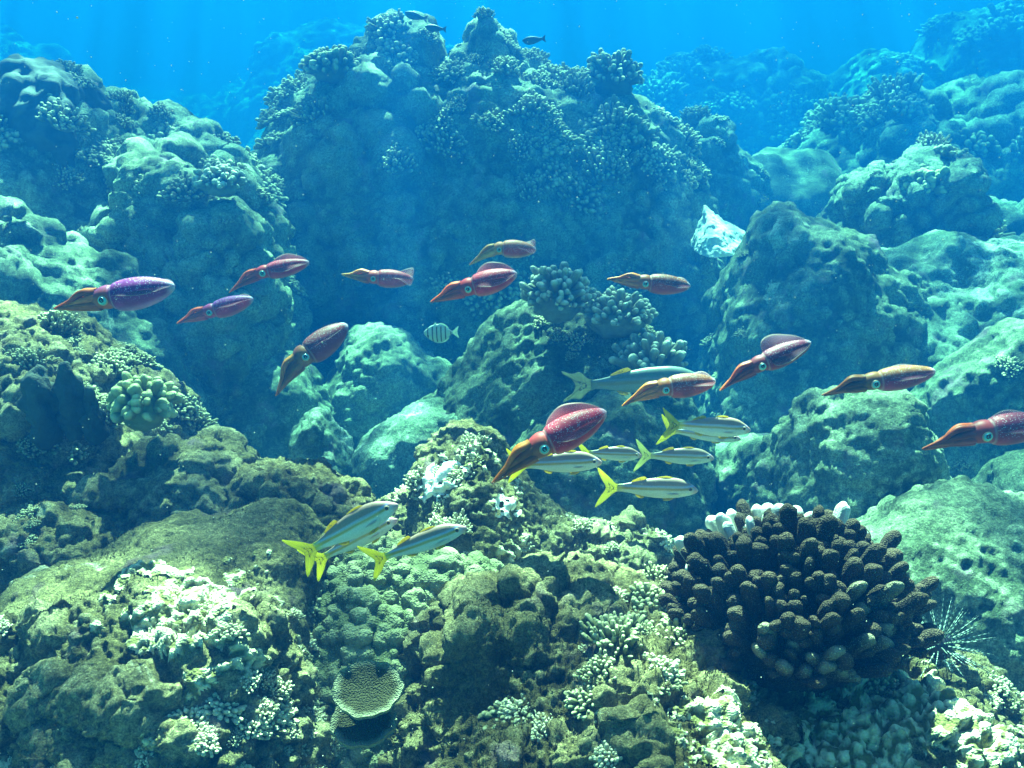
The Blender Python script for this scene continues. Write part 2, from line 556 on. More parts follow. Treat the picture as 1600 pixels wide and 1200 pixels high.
def boulder(name, label, cat, prof, Y, df, db, zb, mat, n=2.3, res=0.02, seed=1, big=(0.08, 0.5), knobs=(), fine=(0.006, 0.04),
            group=None, lean=0.0, ends=(0.08, 0.08), yside=0.0, kmask=None, crust=1.0):
    """rock whose crest follows the profile (photo pixels at distance Y); rounded front and back"""
    pts = np.array([at(a, b, Y) for a, b in prof])
    xs, zs = pts[:, 0], pts[:, 2]
    xs = np.concatenate([[xs[0] - ends[0]], xs, [xs[-1] + ends[1]]])
    zs = np.concatenate([[zb - 0.02], zs, [zb - 0.02]])
    nu = max(24, int((xs[-1] - xs[0]) / res))
    xd = np.linspace(xs[0], xs[-1], 3000)
    Hd = np.maximum(smooth_interp(xd, xs, zs) - zb, 0.0)
    ad = np.concatenate([[0], np.cumsum(np.hypot(np.diff(xd), np.diff(Hd)))])
    nu = max(24, int(ad[-1] / res))
    x = np.interp(np.linspace(0, ad[-1], nu), ad, xd)
    H = np.maximum(smooth_interp(x, xs, zs) - zb, 0.0)
    Hm = H.max()
    # arc-length samples of the superellipse front -> crest -> back
    t = np.linspace(0.0, math.pi, 800)
    c, s = np.cos(t), np.sin(t)
    py = np.where(c > 0, -df, db) * np.abs(c) ** (2 / n)
    pz = Hm * np.abs(s) ** (2 / n)
    arc = np.concatenate([[0], np.cumsum(np.hypot(np.diff(py), np.diff(pz)))])
    nv = max(20, int(arc[-1] / res))
    tt = np.interp(np.linspace(0, arc[-1], nv), arc, t)
    c, s = np.cos(tt), np.sin(tt)
    yy = np.where(c > 0, -df, db) * np.abs(c) ** (2 / n)
    zz = np.abs(s) ** (2 / n)
    k = np.clip(H / Hm, 0.02, 1) ** 0.45
    P = np.zeros((nu, nv, 3))
    P[:, :, 0] = x[:, None]
    P[:, :, 1] = Y + yside * (x - x.mean())[:, None] + yy[None, :] * k[:, None] - lean * zz[None, :] * H[:, None]
    P[:, :, 2] = zb + zz[None, :] * H[:, None]
    so = np.array([seed * 3.7, seed * 1.9, 0])
    p = P.reshape(-1, 3)
    N = grid_normals(P).reshape(-1, 3)
    if N[:, 2].mean() < 0:
        N = -N
    amp, sc = big
    p = p + N * (amp * fbm(p / sc + so, seed, 4))[:, None]
    N = grid_normals(p.reshape(nu, nv, 3)).reshape(-1, 3)
    if N[:, 2].mean() < 0:
        N = -N
    kn = np.zeros(len(p))
    q = p.copy()
    for (ks, ka, kt) in knobs:
        wv = np.stack([fbm(q / (ks * 1.6) + so + 9 * j, seed + 20 + j, 2) for j in range(3)], -1) * 0.22
        f, r = worley(q / ks + wv + so, seed + int(ks * 1000))
        d = np.clip(1 - (f / (0.45 + 0.3 * r)) ** 2, 0, 1) ** 0.55 * (0.35 + 0.65 * r)
        msk = sstep(kt - 0.12, kt + 0.12, fbm(q / (ks * 7) + so, seed + 50, 3))
        d = d * msk * (kmask(q) if kmask else 1)
        p = p + N * (d * ka)[:, None]
        kn = np.maximum(kn, d * (0.55 + 0.45 * (ka > 0)))
    p = p + N * (fine[0] * fbm(q / fine[1] + so, seed + 70, 4, 0.6))[:, None]
    crust = crust if res < 0.0075 else crust * 0.45
    cm = (kmask(q) * 0.85 + 0.15) if kmask else 1
    rg = np.clip(1 - np.abs(fbm(q / (fine[1] * 1.3) + so + 3.3, seed + 90, 3, 0.55)) * 2.4, -0.15, 1)
    p = p + N * (crust * cm * fine[0] * 1.1 * rg)[:, None]
    if res < 0.008:
        pit, _ = worley(q / (fine[1] * 0.9) + so, seed + 95)
        p = p - N * (crust * cm * fine[0] * 1.6 * np.clip(1 - pit / 0.45, 0, 1))[:, None]
    base = np.array([x.mean(), Y, zb])
    fc = grid_faces(nu, nv)
    me = mesh_np(name, p - base, fc, True, None, np.clip(kn, 0, 1))
    # make normals point outward
    nn_ = np.zeros(len(me.polygons) * 3, np.float32)
    me.polygons.foreach_get('normal', nn_)
    if nn_.reshape(-1, 3)[:, 2].mean() < 0:
        me.flip_normals()
    o = link(name, me, mat)
    o.location = base
    tag(o, label, cat, group)
    SURF[o.name] = (p, N)
    GRID[o.name] = (nu, nv)
    return o


# --- knobbly coral clumps grown on boulders
def ico(sub):
    import bmesh
    b = bmesh.new()
    bmesh.ops.create_icosphere(b, subdivisions=sub, radius=1)
    v = np.array([x.co[:] for x in b.verts])
    f = np.array([[x.index for x in fc.verts] for fc in b.faces])
    b.free()
    return v, f


ICO2, ICO3 = ico(3), ico(4)
ICO1 = ico(2)


def frame(d):
    d = np.asarray(d, float)
    d = d / np.linalg.norm(d)
    a = np.array([0, 0, 1.0]) if abs(d[2]) < 0.9 else np.array([1.0, 0, 0])
    u = np.cross(a, d)
    u /= np.linalg.norm(u)
    return np.stack([u, np.cross(d, u), d], 1)      # columns


def knob_geo(base, d, r, h, seed, lump=0.16, shape=ICO2, taper=0.15, flat=1.0):
    v, f = shape
    w = v.copy()
    z = (w[:, 2] + 1) / 2
    w[:, 0] *= r * (1 - taper * z) * flat
    w[:, 1] *= r * (1 - taper * z) / flat
    # capsule: lower end at 0, upper at h
    w[:, 2] = np.where(w[:, 2] > 0, h - r + w[:, 2] * r, w[:, 2] * r + np.where(w[:, 2] < 0, 0, 0))
    w = w * 1.0
    nz = fbm(w / (r * 1.1) + seed * 2.31, seed, 2)
    w += v * (nz * lump * r)[:, None]
    R = frame(d)
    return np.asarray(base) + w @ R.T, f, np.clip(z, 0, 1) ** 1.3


def clump_mesh(seed, nk, rad, kr, kh, spread=1.0, up=0.4, shape=ICO1, lump=0.18, hgt=0.6):
    g = Geo()
    r_ = np.random.default_rng(seed)
    for i in range(nk):
        a = (i + 0.5) / nk
        th = math.acos(1 - a * spread)
        ph = i * 2.39996 + r_.uniform(-0.3, 0.3)
        d = np.array([math.sin(th) * math.cos(ph), math.sin(th) * math.sin(ph), math.cos(th)])
        b = d * rad * np.array([1, 1, hgt]) * r_.uniform(0.5, 0.8) * (1 + 0.3 * math.sin(3 * ph + seed) * math.sin(th))
        dd = d + np.array([0, 0, up]) + r_.normal(0, 0.2, 3)
        rr = kr * r_.uniform(0.7, 1.35)
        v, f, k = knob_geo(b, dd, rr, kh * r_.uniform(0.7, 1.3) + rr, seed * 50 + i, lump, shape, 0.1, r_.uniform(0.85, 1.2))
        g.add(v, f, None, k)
    # core
    v = ICO1[0] * np.array([rad * 0.62, rad * 0.62, rad * 0.5 * hgt])
    g.add(v, ICO1[1], None, np.zeros(len(v)))
    return g.mesh('coral_clump')


CLUMPS = [clump_mesh(100 + i, [70, 96, 84, 54, 110, 76][i], 1.0, [0.10, 0.078, 0.085, 0.125, 0.07, 0.09][i], [0.20, 0.26, 0.16, 0.16, 0.34, 0.2][i],
                     [0.9, 1.0, 0.8, 0.9, 1.0, 0.7][i], [0.3, 0.7, 0.2, 0.3, 0.9, 0.5][i], ICO1, 0.3, [0.5, 0.7, 0.35, 0.4, 0.8, 0.3][i]) for i in range(6)]


def scatter(o, n, size, seed, mat='clump', upmin=0.15, box=None, name='coral_clump', sink=0.15):
    """clumps on the visible upper surface of a boulder (its parts)"""
    p, N = SURF[o.name]
    r_ = np.random.default_rng(seed)
    cd = np.array([0, 0, ZC]) - p
    cd /= np.linalg.norm(cd, axis=1, keepdims=True)
    ok = (N[:, 2] > upmin) & ((N * cd).sum(1) > -0.15) & (p[:, 2] > o.location.z + 0.05)
    if box:
        sx, sy = project(p)
        ok &= (sx > box[0]) & (sx < box[2]) & (sy > box[1]) & (sy < box[3])
    idx = np.nonzero(ok)[0]
    if not len(idx):
        print('scatter none', o.name)
        return
    w = sstep(-0.2, 0.5, fbm(p[idx] * 1.7, seed, 2)) + 0.05
    for k, i in enumerate(r_.choice(idx, min(n, len(idx)), replace=False, p=w / w.sum())):
        me = CLUMPS[r_.integers(len(CLUMPS))]
        key = mat
        if key != 'clump' or len(me.materials) == 0:
            mm = bpy.data.meshes.get(f'coral_clump_{CLUMPS.index(me)}_{key}')
            if mm is None:
                mm = me.copy()
                mm.name = f'coral_clump_{CLUMPS.index(me)}_{key}'
                mm.materials.clear()
                mm.materials.append(M[key])
            me = mm
        c = bpy.data.objects.new(name, me)
        COL.objects.link(c)
        c.parent = o
        sz = size * r_.uniform(0.55, 1.35)
        R = Matrix(frame(N[i] * 0.7 + np.array([0, 0, 0.5])).tolist()).to_4x4()
        loc = p[i] - N[i] * sink * sz - np.array(o.location)
        c.matrix_basis = (Matrix.Translation(Vector(loc)) @ R @ Matrix.Rotation(r_.uniform(0, 6.28), 4, 'Z')
                          @ Matrix.Diagonal((sz * r_.uniform(0.8, 1.3), sz, sz * r_.uniform(0.7, 1.1), 1)))


def project(p):
    q = p - np.array([0, 0, ZC])
    fw = q[:, 1] * CT - q[:, 2] * ST
    up = q[:, 1] * ST + q[:, 2] * CT
    return 800 + F * q[:, 0] / fw, 600 - F * up / fw


# --- far ridges
fk = ((0.35, 0.16, -0.1), (0.16, 0.07, -0.2))
far1 = boulder('reef_ridge', 'faint blue far reef ridge behind the right end of the central boulder', 'reef',
               [(960, 210), (1010, 135), (1060, 105), (1110, 100), (1160, 95), (1215, 80), (1260, 110), (1290, 160), (1330, 215)], 18, 2.4, 2, 0.3, M['far'], 2.4, 0.05, 31, (0.22, 1.0), fk, (0.03, 0.15))
far2 = boulder('reef_ridge', 'tallest far reef slope rising to the top right corner', 'reef',
               [(1270, 190), (1330, 110), (1380, 90), (1430, 95), (1480, 30), (1540, 15), (1600, 5), (1680, -20), (1760, 40), (1800, 120)], 18, 2.6, 2, 0.3, M['far'], 2.2, 0.05, 32, (0.22, 1.1), fk, (0.03, 0.15))
far3 = boulder('reef_ridge', 'hazy far reef slope behind the left side boulder', 'reef',
               [(-160, 60), (-60, 40), (30, 75), (90, 100), (150, 150), (220, 190)], 24, 3, 3, 0.3, M['far'], 2.0, 0.06, 33, (0.3, 1.3), fk, (0.03, 0.15))
far4 = boulder('reef_ridge', 'barely visible far reef mass left of the central boulder crest', 'reef',
               [(330, 190), (400, 130), (440, 60), (500, 45), (560, 50), (640, 60), (720, 100)], 26, 3, 3, 0.3, M['far'], 2.0, 0.06, 34, (0.3, 1.3), fk, (0.03, 0.15))
ridge_r = boulder('reef_ridge', 'blue shaded reef ridge topped with pale coral knobs at right edge', 'reef',
                  [(1190, 340), (1240, 240), (1300, 215), (1340, 165), (1400, 150), (1450, 165), (1510, 140), (1560, 120), (1620, 130), (1700, 100), (1780, 150)], 10.0, 1.7, 1.5, 0.2, M['far'], 2.5, 0.035, 35, (0.16, 0.8), ((0.3, 0.13, 0.0), (0.12, 0.05, -0.2)), (0.02, 0.1))
scatter(far1, 26, 0.42, 1)
scatter(far2, 30, 0.42, 2)
scatter(ridge_r, 44, 0.25, 3)

# --- central boulder
mk = ((0.26, 0.10, 0.05), (0.10, 0.045, -0.15), (0.05, 0.018, -0.1))
central = boulder('coral_boulder', 'huge dark shaded central boulder crowned with coral knobs', 'boulder',
                  [(395, 330), (420, 230), (445, 170), (480, 115), (530, 85), (575, 75), (620, 65), (665, 75), (700, 88), (725, 80), (755, 70), (785, 84), (820, 96),
                   (880, 115), (940, 140), (990, 178), (1030, 214), (1065, 255), (1085, 310), (1095, 360), (1105, 410)],
                  6.6, 1.25, 1.3, 0.15, M['mid'], 2.9, 0.018, 11, (0.13, 0.75), mk, (0.012, 0.07), ends=(0.15, 0.15))
scatter(central, 20, 0.13, 11, box=(420, 80, 620, 260))
scatter(central, 26, 0.12, 12, box=(860, 100, 1110, 290))
scatter(central, 20, 0.11, 13, box=(560, 10, 860, 200))
scatter(central, 12, 0.09, 14, box=(600, 160, 900, 260))
scatter(central, 20, 0.14, 15, upmin=-0.4, box=(420, 180, 1000, 480))
lobe1 = boulder('coral_boulder', 'dark coral lobe at the top left of the central boulder', 'boulder',
                [(520, 130), (540, 85), (575, 42), (620, 20), (660, 30), (685, 80), (690, 140)], 6.3, 0.34, 0.4, 2.35, M['mid'], 2.4, 0.014, 15, (0.07, 0.35), mk, (0.012, 0.06))
lobe2 = boulder('coral_boulder', 'small coral peak at the top right of the central boulder', 'boulder',
                [(712, 110), (728, 60), (755, 36), (785, 66), (805, 110)], 6.35, 0.26, 0.3, 2.45, M['mid'], 2.2, 0.014, 16, (0.05, 0.3), mk, (0.012, 0.06))
scatter(lobe1, 14, 0.12, 17)
scatter(lobe2, 8, 0.09, 18)
side = boulder('coral_boulder', 'pale knobbly boulder lit beside the right flank of the central boulder', 'boulder',
               [(1030, 260), (1065, 205), (1100, 192), (1140, 215), (1170, 245), (1200, 295), (1215, 335)], 7.9, 0.7, 0.6, 0.3, M['mid'], 2.3, 0.018, 12, (0.08, 0.5), mk, (0.012, 0.07))
scatter(side, 22, 0.10, 16)
boulder('bleached_coral', 'bright white sloping coral plate on the right flank of the central boulder', 'coral',
        [(1090, 345), (1100, 320), (1114, 328), (1136, 347), (1156, 363), (1174, 373)], 5.5, 0.36, 0.12, 1.60, M['white'], 1.3, 0.006, 13, (0.025, 0.2), (), (0.004, 0.05), ends=(0.02, 0.02))
boulder('coral_boulder', 'sandy saddle between the central boulder and the right ridge', 'boulder',
        [(1150, 260), (1200, 235), (1260, 232), (1310, 250)], 8.4, 1.2, 1, 0.2, M['mid'], 2.0, 0.04, 14, (0.1, 0.6), ((0.12, 0.03, 0.1),), (0.01, 0.08))

# --- left large boulder
left_b = boulder('coral_boulder', 'large boulder at left with a sunlit slope falling to the right', 'boulder',
                 [(-140, 160), (-60, 130), (0, 120), (60, 104), (110, 112), (150, 130), (200, 155), (250, 172), (300, 200), (350, 225), (390, 250), (420, 310), (440, 400)],
                 5.4, 1.5, 1.2, 0.1, M['mid'], 2.0, 0.017, 21, (0.16, 0.7), mk, (0.014, 0.06), ends=(0.2, 0.1))
scatter(left_b, 30, 0.11, 21, box=(150, 150, 420, 330))
scatter(left_b, 34, 0.10, 22, upmin=0.0)
b_dark = boulder('dark_coral', 'dark rounded coral on top of the left boulder', 'coral',
                 [(-10, 150), (20, 115), (60, 100), (100, 108), (130, 135), (140, 180)], 4.9, 0.4, 0.4, 1.5, M['pillar'], 2.5, 0.014, 22, (0.05, 0.3), ((0.09, 0.04, -0.3),), (0.01, 0.05))
scatter(b_dark, 10, 0.09, 23)
low_l = boulder('coral_boulder', 'sunlit knobbly boulder under the left boulder slope', 'boulder',
                [(190, 330), (230, 265), (290, 245), (340, 255), (380, 290), (400, 350)], 4.6, 0.7, 0.6, 0.2, M['mid'], 2.3, 0.014, 23, (0.09, 0.45), mk, (0.012, 0.06))
scatter(low_l, 26, 0.08, 24)
low_m = boulder('coral_boulder', 'small pale coral topped boulder in front of the dark hollow', 'boulder',
                [(290, 430), (315, 365), (350, 345), (390, 360), (405, 400), (410, 440)], 4.3, 0.5, 0.5, 0.2, M['mid'], 2.6, 0.013, 24, (0.06, 0.3), mk, (0.01, 0.05))
scatter(low_m, 16, 0.06, 25)
boulder('coral_boulder', 'shaded broad boulder under the two leftmost squid', 'boulder',
        [(-120, 330), (-40, 330), (40, 360), (110, 400), (170, 420), (240, 480), (300, 560)], 3.9, 0.7, 0.7, 0.2, M['mid'], 2.4, 0.014, 25, (0.1, 0.5), mk, (0.012, 0.06))

# --- rocks on the valley floor
v1 = boulder('coral_boulder', 'rounded algae covered boulder below the lowest left squid', 'boulder',
             [(270, 690), (310, 620), (360, 580), (420, 558), (470, 575), (500, 640), (520, 700)], 4.2, 0.6, 0.6, 0.0, M['mid'], 2.2, 0.012, 41, (0.07, 0.4), ((0.1, 0.03, 0.1), (0.045, 0.014, -0.1)), (0.01, 0.05))
v2 = boulder('coral_boulder', 'dim boulder left of the striped fish with a lit left edge', 'boulder',
             [(500, 650), (520, 560), (550, 520), (600, 525), (660, 560), (720, 590)], 4.7, 0.5, 0.6, 0.0, M['mid'], 2.4, 0.013, 42, (0.07, 0.4), ((0.1, 0.03, 0.0), (0.045, 0.014, -0.1)), (0.01, 0.05))
scatter(v2, 12, 0.05, 41)
boulder('coral_boulder', 'pale sunlit stone standing left of the central ridge', 'boulder',
        [(445, 730), (455, 685), (475, 655), (495, 648), (520, 665), (540, 700), (550, 740)], 3.3, 0.25, 0.3, 0.15, M['sand'], 2.6, 0.009, 43, (0.035, 0.2), ((0.05, 0.012, 0.0),), (0.008, 0.03))
boulder('coral_boulder', 'low pale rock with a sandy top behind the central ridge', 'boulder',
        [(540, 760), (560, 700), (610, 670), (680, 640), (740, 645), (790, 690)], 3.4, 0.4, 0.5, 0.1, M['sand'], 2.3, 0.01, 44, (0.05, 0.3), ((0.06, 0.016, 0.0),), (0.008, 0.03))
v5 = boulder('coral_boulder', 'tall algae covered boulder carrying the pale cauliflower corals', 'boulder',
             [(640, 690), (690, 600), (740, 560), (770, 520), (800, 495), (840, 480), (900, 470), (960, 478), (1010, 490), (1040, 520), (1070, 560), (1085, 640)],
             3.55, 0.55, 0.5, 0.05, M['mid'], 2.2, 0.010, 45, (0.08, 0.4), ((0.09, 0.03, 0.05), (0.04, 0.014, -0.1)), (0.01, 0.035))
scatter(v5, 18, 0.045, 45, box=(640, 500, 1080, 760))
v6 = boulder('coral_boulder', 'rounded dark boulder below the yellow tailed fish on the right', 'boulder',
             [(800, 720), (840, 660), (900, 630), (960, 620), (1010, 650), (1050, 720), (1080, 780)], 3.0, 0.4, 0.4, 0.1, M['mid'], 2.3, 0.010, 46, (0.06, 0.35), ((0.05, 0.02, -0.2),), (0.01, 0.035))
boulder('coral_boulder', 'small dark rock lying on the bright sand patch', 'boulder',
        [(1110, 760), (1130, 715), (1170, 690), (1210, 695), (1250, 730), (1262, 770)], 3.35, 0.25, 0.25, 0.25, M['mid'], 2.4, 0.01, 47, (0.04, 0.2), ((0.05, 0.012, 0.0),), (0.008, 0.03))
boulder('sand_bank', 'bright sand bank in the hollow right of the yellow tailed fish', 'sand',
        [(1060, 770), (1090, 715), (1130, 688), (1190, 680), (1250, 684), (1290, 710), (1320, 770)], 3.75, 0.9, 0.5, 0.05, M['sand'], 1.7, 0.012, 57, (0.03, 0.4), (), (0.004, 0.05))
v8 = boulder('coral_boulder', 'rounded algae covered boulder under the long olive squid', 'boulder',
             [(1230, 740), (1245, 670), (1280, 625), (1330, 612), (1385, 620), (1410, 670), (1440, 720), (1500, 770), (1540, 820)], 2.75, 0.4, 0.4, 0.25, M['mid'], 2.6, 0.009, 48, (0.06, 0.3), ((0.07, 0.02, 0.05), (0.03, 0.009, -0.1)), (0.008, 0.03))
v9 = boulder('coral_boulder', 'broad pale boulder behind the brown finger coral at the right edge', 'boulder',
             [(1330, 900), (1380, 820), (1440, 785), (1500, 770), (1550, 775), (1600, 790), (1680, 800)], 2.2, 0.6, 0.4, 0.6, M['mid'], 2.1, 0.008, 49, (0.07, 0.35), ((0.06, 0.018, 0.0), (0.028, 0.008, -0.1)), (0.008, 0.03), ends=(0.05, 0.2))
boulder('coral_boulder', 'rock cut by the right edge above the broad pale boulder', 'boulder',
        [(1550, 790), (1580, 735), (1620, 715), (1700, 720), (1760, 800)], 2.9, 0.3, 0.3, 0.3, M['mid'], 2.4, 0.01, 50, (0.05, 0.3), ((0.06, 0.018, 0.0),), (0.008, 0.03))

# --- right boulders
r1 = boulder('coral_boulder', 'pointed boulder with a lit crest right of the central boulder', 'boulder',
             [(1110, 520), (1130, 450), (1165, 395), (1205, 350), (1245, 330), (1285, 332), (1320, 360), (1370, 395), (1430, 430), (1490, 480), (1540, 540), (1580, 620)], 4.7, 0.8, 0.8, 0.05, M['mid'], 2.0, 0.014, 51, (0.10, 0.5), ((0.14, 0.045, 0.1), (0.055, 0.018, -0.1)), (0.012, 0.05))
scatter(r1, 10, 0.06, 51)
r2 = boulder('coral_boulder', 'long sunlit slab boulder sloping down to the right edge', 'boulder',
             [(1330, 440), (1370, 388), (1430, 380), (1500, 375), (1560, 385), (1620, 380), (1720, 400)], 5.2, 1.7, 0.8, 0.05, M['sand'], 1.8, 0.014, 52, (0.12, 0.5), ((0.14, 0.05, 0.1), (0.055, 0.018, -0.1)), (0.012, 0.05), ends=(0.1, 0.3))
r3 = boulder('coral_boulder', 'boulder with bright coral knobs above the long slab at right', 'boulder',
             [(1290, 400), (1310, 310), (1350, 265), (1385, 270), (1410, 262), (1450, 245), (1485, 265), (1510, 320), (1530, 400)], 5.9, 0.7, 0.7, 0.2, M['far'], 2.5, 0.016, 53, (0.1, 0.45), mk, (0.012, 0.06))
scatter(r3, 20, 0.12, 53)
r4 = boulder('coral_boulder', 'deep blue shaded boulder at the right edge under the ridge', 'boulder',
             [(1480, 430), (1500, 360), (1560, 330), (1620, 320), (1700, 340)], 6.6, 0.8, 0.8, 0.2, M['far'], 2.5, 0.025, 54, (0.1, 0.5), mk, (0.012, 0.06))
r5 = boulder('coral_boulder', 'rough lit rock at the right edge above the cut off squid', 'boulder',
             [(1470, 640), (1510, 570), (1560, 540), (1610, 500), (1700, 490)], 3.7, 0.4, 0.6, 0.1, M['mid'], 2.2, 0.012, 55, (0.08, 0.4), ((0.09, 0.03, 0.0), (0.04, 0.014, -0.1)), (0.01, 0.05), ends=(0.1, 0.2))
scatter(r5, 12, 0.05, 55)

# --- left middle reef
lm = boulder('coral_boulder', 'dark knobbly reef block at the left edge below the big squid', 'boulder',
             [(-160, 500), (-60, 480), (0, 480), (60, 490), (120, 520), (180, 560), (230, 600), (280, 640), (320, 700), (350, 760), (370, 810)],
             2.55, 0.65, 0.5, 0.45, M['left'], 2.4, 0.007, 61, (0.09, 0.4), ((0.11, 0.045, 0.0), (0.045, 0.02, -0.15), (0.02, 0.007, -0.1)), (0.008, 0.03), ends=(0.1, 0.05))
scatter(lm, 18, 0.045, 61, box=(0, 480, 340, 640))
lm2 = boulder('coral_boulder', 'brown reef ledge with flat plates under the yellow lobe coral', 'boulder',
              [(170, 770), (210, 720), (250, 695), (310, 690), (350, 715), (385, 760), (400, 800)], 2.1, 0.35, 0.4, 0.6, M['left'], 2.6, 0.006, 62, (0.05, 0.25), ((0.08, 0.035, 0.0), (0.03, 0.012, -0.15)), (0.006, 0.025))
lm3 = boulder('coral_boulder', 'knobbly dark coral rock left of the pale sloping ridge', 'boulder',
              [(-120, 860), (-40, 820), (40, 815), (100, 810), (150, 830), (190, 870), (200, 930)], 1.85, 0.35, 0.3, 0.7, M['near'], 2.3, 0.005, 63, (0.05, 0.25), ((0.05, 0.03, -0.2), (0.024, 0.011, -0.2)), (0.006, 0.02))
cr = boulder('coral_boulder', 'rough brown coral rock behind the left fish trio', 'boulder',
             [(330, 830), (350, 780), (390, 748), (440, 732), (490, 738), (530, 765), (560, 800)], 2.0, 0.3, 0.3, 0.7, M['near'], 2.4, 0.005, 64, (0.05, 0.22), ((0.05, 0.025, -0.2), (0.022, 0.009, -0.2)), (0.006, 0.02))
scatter(cr, 10, 0.035, 64)

# --- foreground
def lf_mask(q):
    """the sandy strip along the crest of the left mound carries no knobs"""
    d = 1.62 - q[:, 1] + 0.07 * fbm(q * 6, 61, 3)
    return np.clip(sstep(0.16, 0.24, d) + sstep(-0.16, -0.05, q[:, 0]), 0, 1)


nk_ = ((0.10, 0.045, -0.1), (0.045, 0.026, -0.2), (0.020, 0.010, -0.25))
lf = boulder('reef_mound', 'foreground left mound with bright sunlit knobs and a smooth pale upper slope', 'reef',
             [(-200, 1120), (-100, 1060), (0, 985), (80, 920), (160, 868), (240, 835), (330, 815), (410, 808), (460, 830), (500, 880), (530, 950), (550, 1020), (560, 1080)],
             1.62, 0.70, 0.4, 0.85, M['left'], 2.5, 0.0035, 71, (0.06, 0.3), nk_, (0.005, 0.018), ends=(0.05, 0.05), kmask=lf_mask)
ce = boulder('reef_mound', 'sunlit central ridge with white coral patches and brown turf', 'reef',
             [(560, 820), (590, 775), (640, 755), (680, 715), (720, 690), (755, 700), (790, 735), (850, 775), (900, 800), (960, 808), (1020, 815), (1060, 850), (1090, 900)],
             2.12, 0.50, 0.35, 0.75, M['left'], 1.9, 0.0045, 72, (0.06, 0.3), ((0.10, 0.035, 0.05), (0.045, 0.02, -0.1), (0.02, 0.008, -0.2)), (0.006, 0.02))
rf = boulder('reef_mound', 'foreground right mound of rough brown rubble and knobbly coral', 'reef',
             [(650, 1140), (690, 1060), (725, 985), (760, 950), (810, 925), (880, 915), (960, 905), (1040, 915), (1110, 960), (1200, 1000), (1300, 1010), (1400, 1010), (1480, 1030), (1550, 1070), (1640, 1140), (1740, 1200)],
             1.5, 0.85, 0.4, 0.9, M['near'], 2.0, 0.0033, 73, (0.055, 0.28), nk_, (0.005, 0.018), ends=(0.04, 0.1))
en = boulder('encrusting_coral', 'smooth pale green lobed coral filling the gap under the left fish trio', 'coral',
             [(440, 930), (480, 890), (540, 866), (600, 868), (660, 874), (730, 885), (790, 930)], 1.72, 0.48, 0.25, 0.95, M['smooth'], 1.9, 0.0035, 74, (0.05, 0.16), ((0.075, 0.05, -0.2), (0.034, 0.020, -0.1), (0.016, 0.006, 0.0)), (0.003, 0.016))

scatter(rf, 70, 0.030, 81, 'pale_knob', 0.1, box=(640, 900, 1640, 1230), sink=0.25)
scatter(rf, 30, 0.045, 82, 'clump', 0.0, box=(640, 900, 1640, 1230), sink=0.3)
scatter(lf, 60, 0.026, 83, 'pale_knob', 0.0, box=(-20, 900, 560, 1230), sink=0.25)
scatter(lf, 30, 0.04, 84, 'clump', -0.2, box=(-20, 900, 560, 1230), sink=0.3)
scatter(ce, 50, 0.032, 85, 'pale_knob', 0.0, box=(540, 690, 1100, 960), sink=0.3)
scatter(lm3, 40, 0.03, 86, 'clump', 0.0, sink=0.25)
scatter(lm, 40, 0.045, 87, 'clump', -0.1, box=(0, 560, 380, 830))
scatter(lm2, 24, 0.03, 88, 'clump', -0.1)

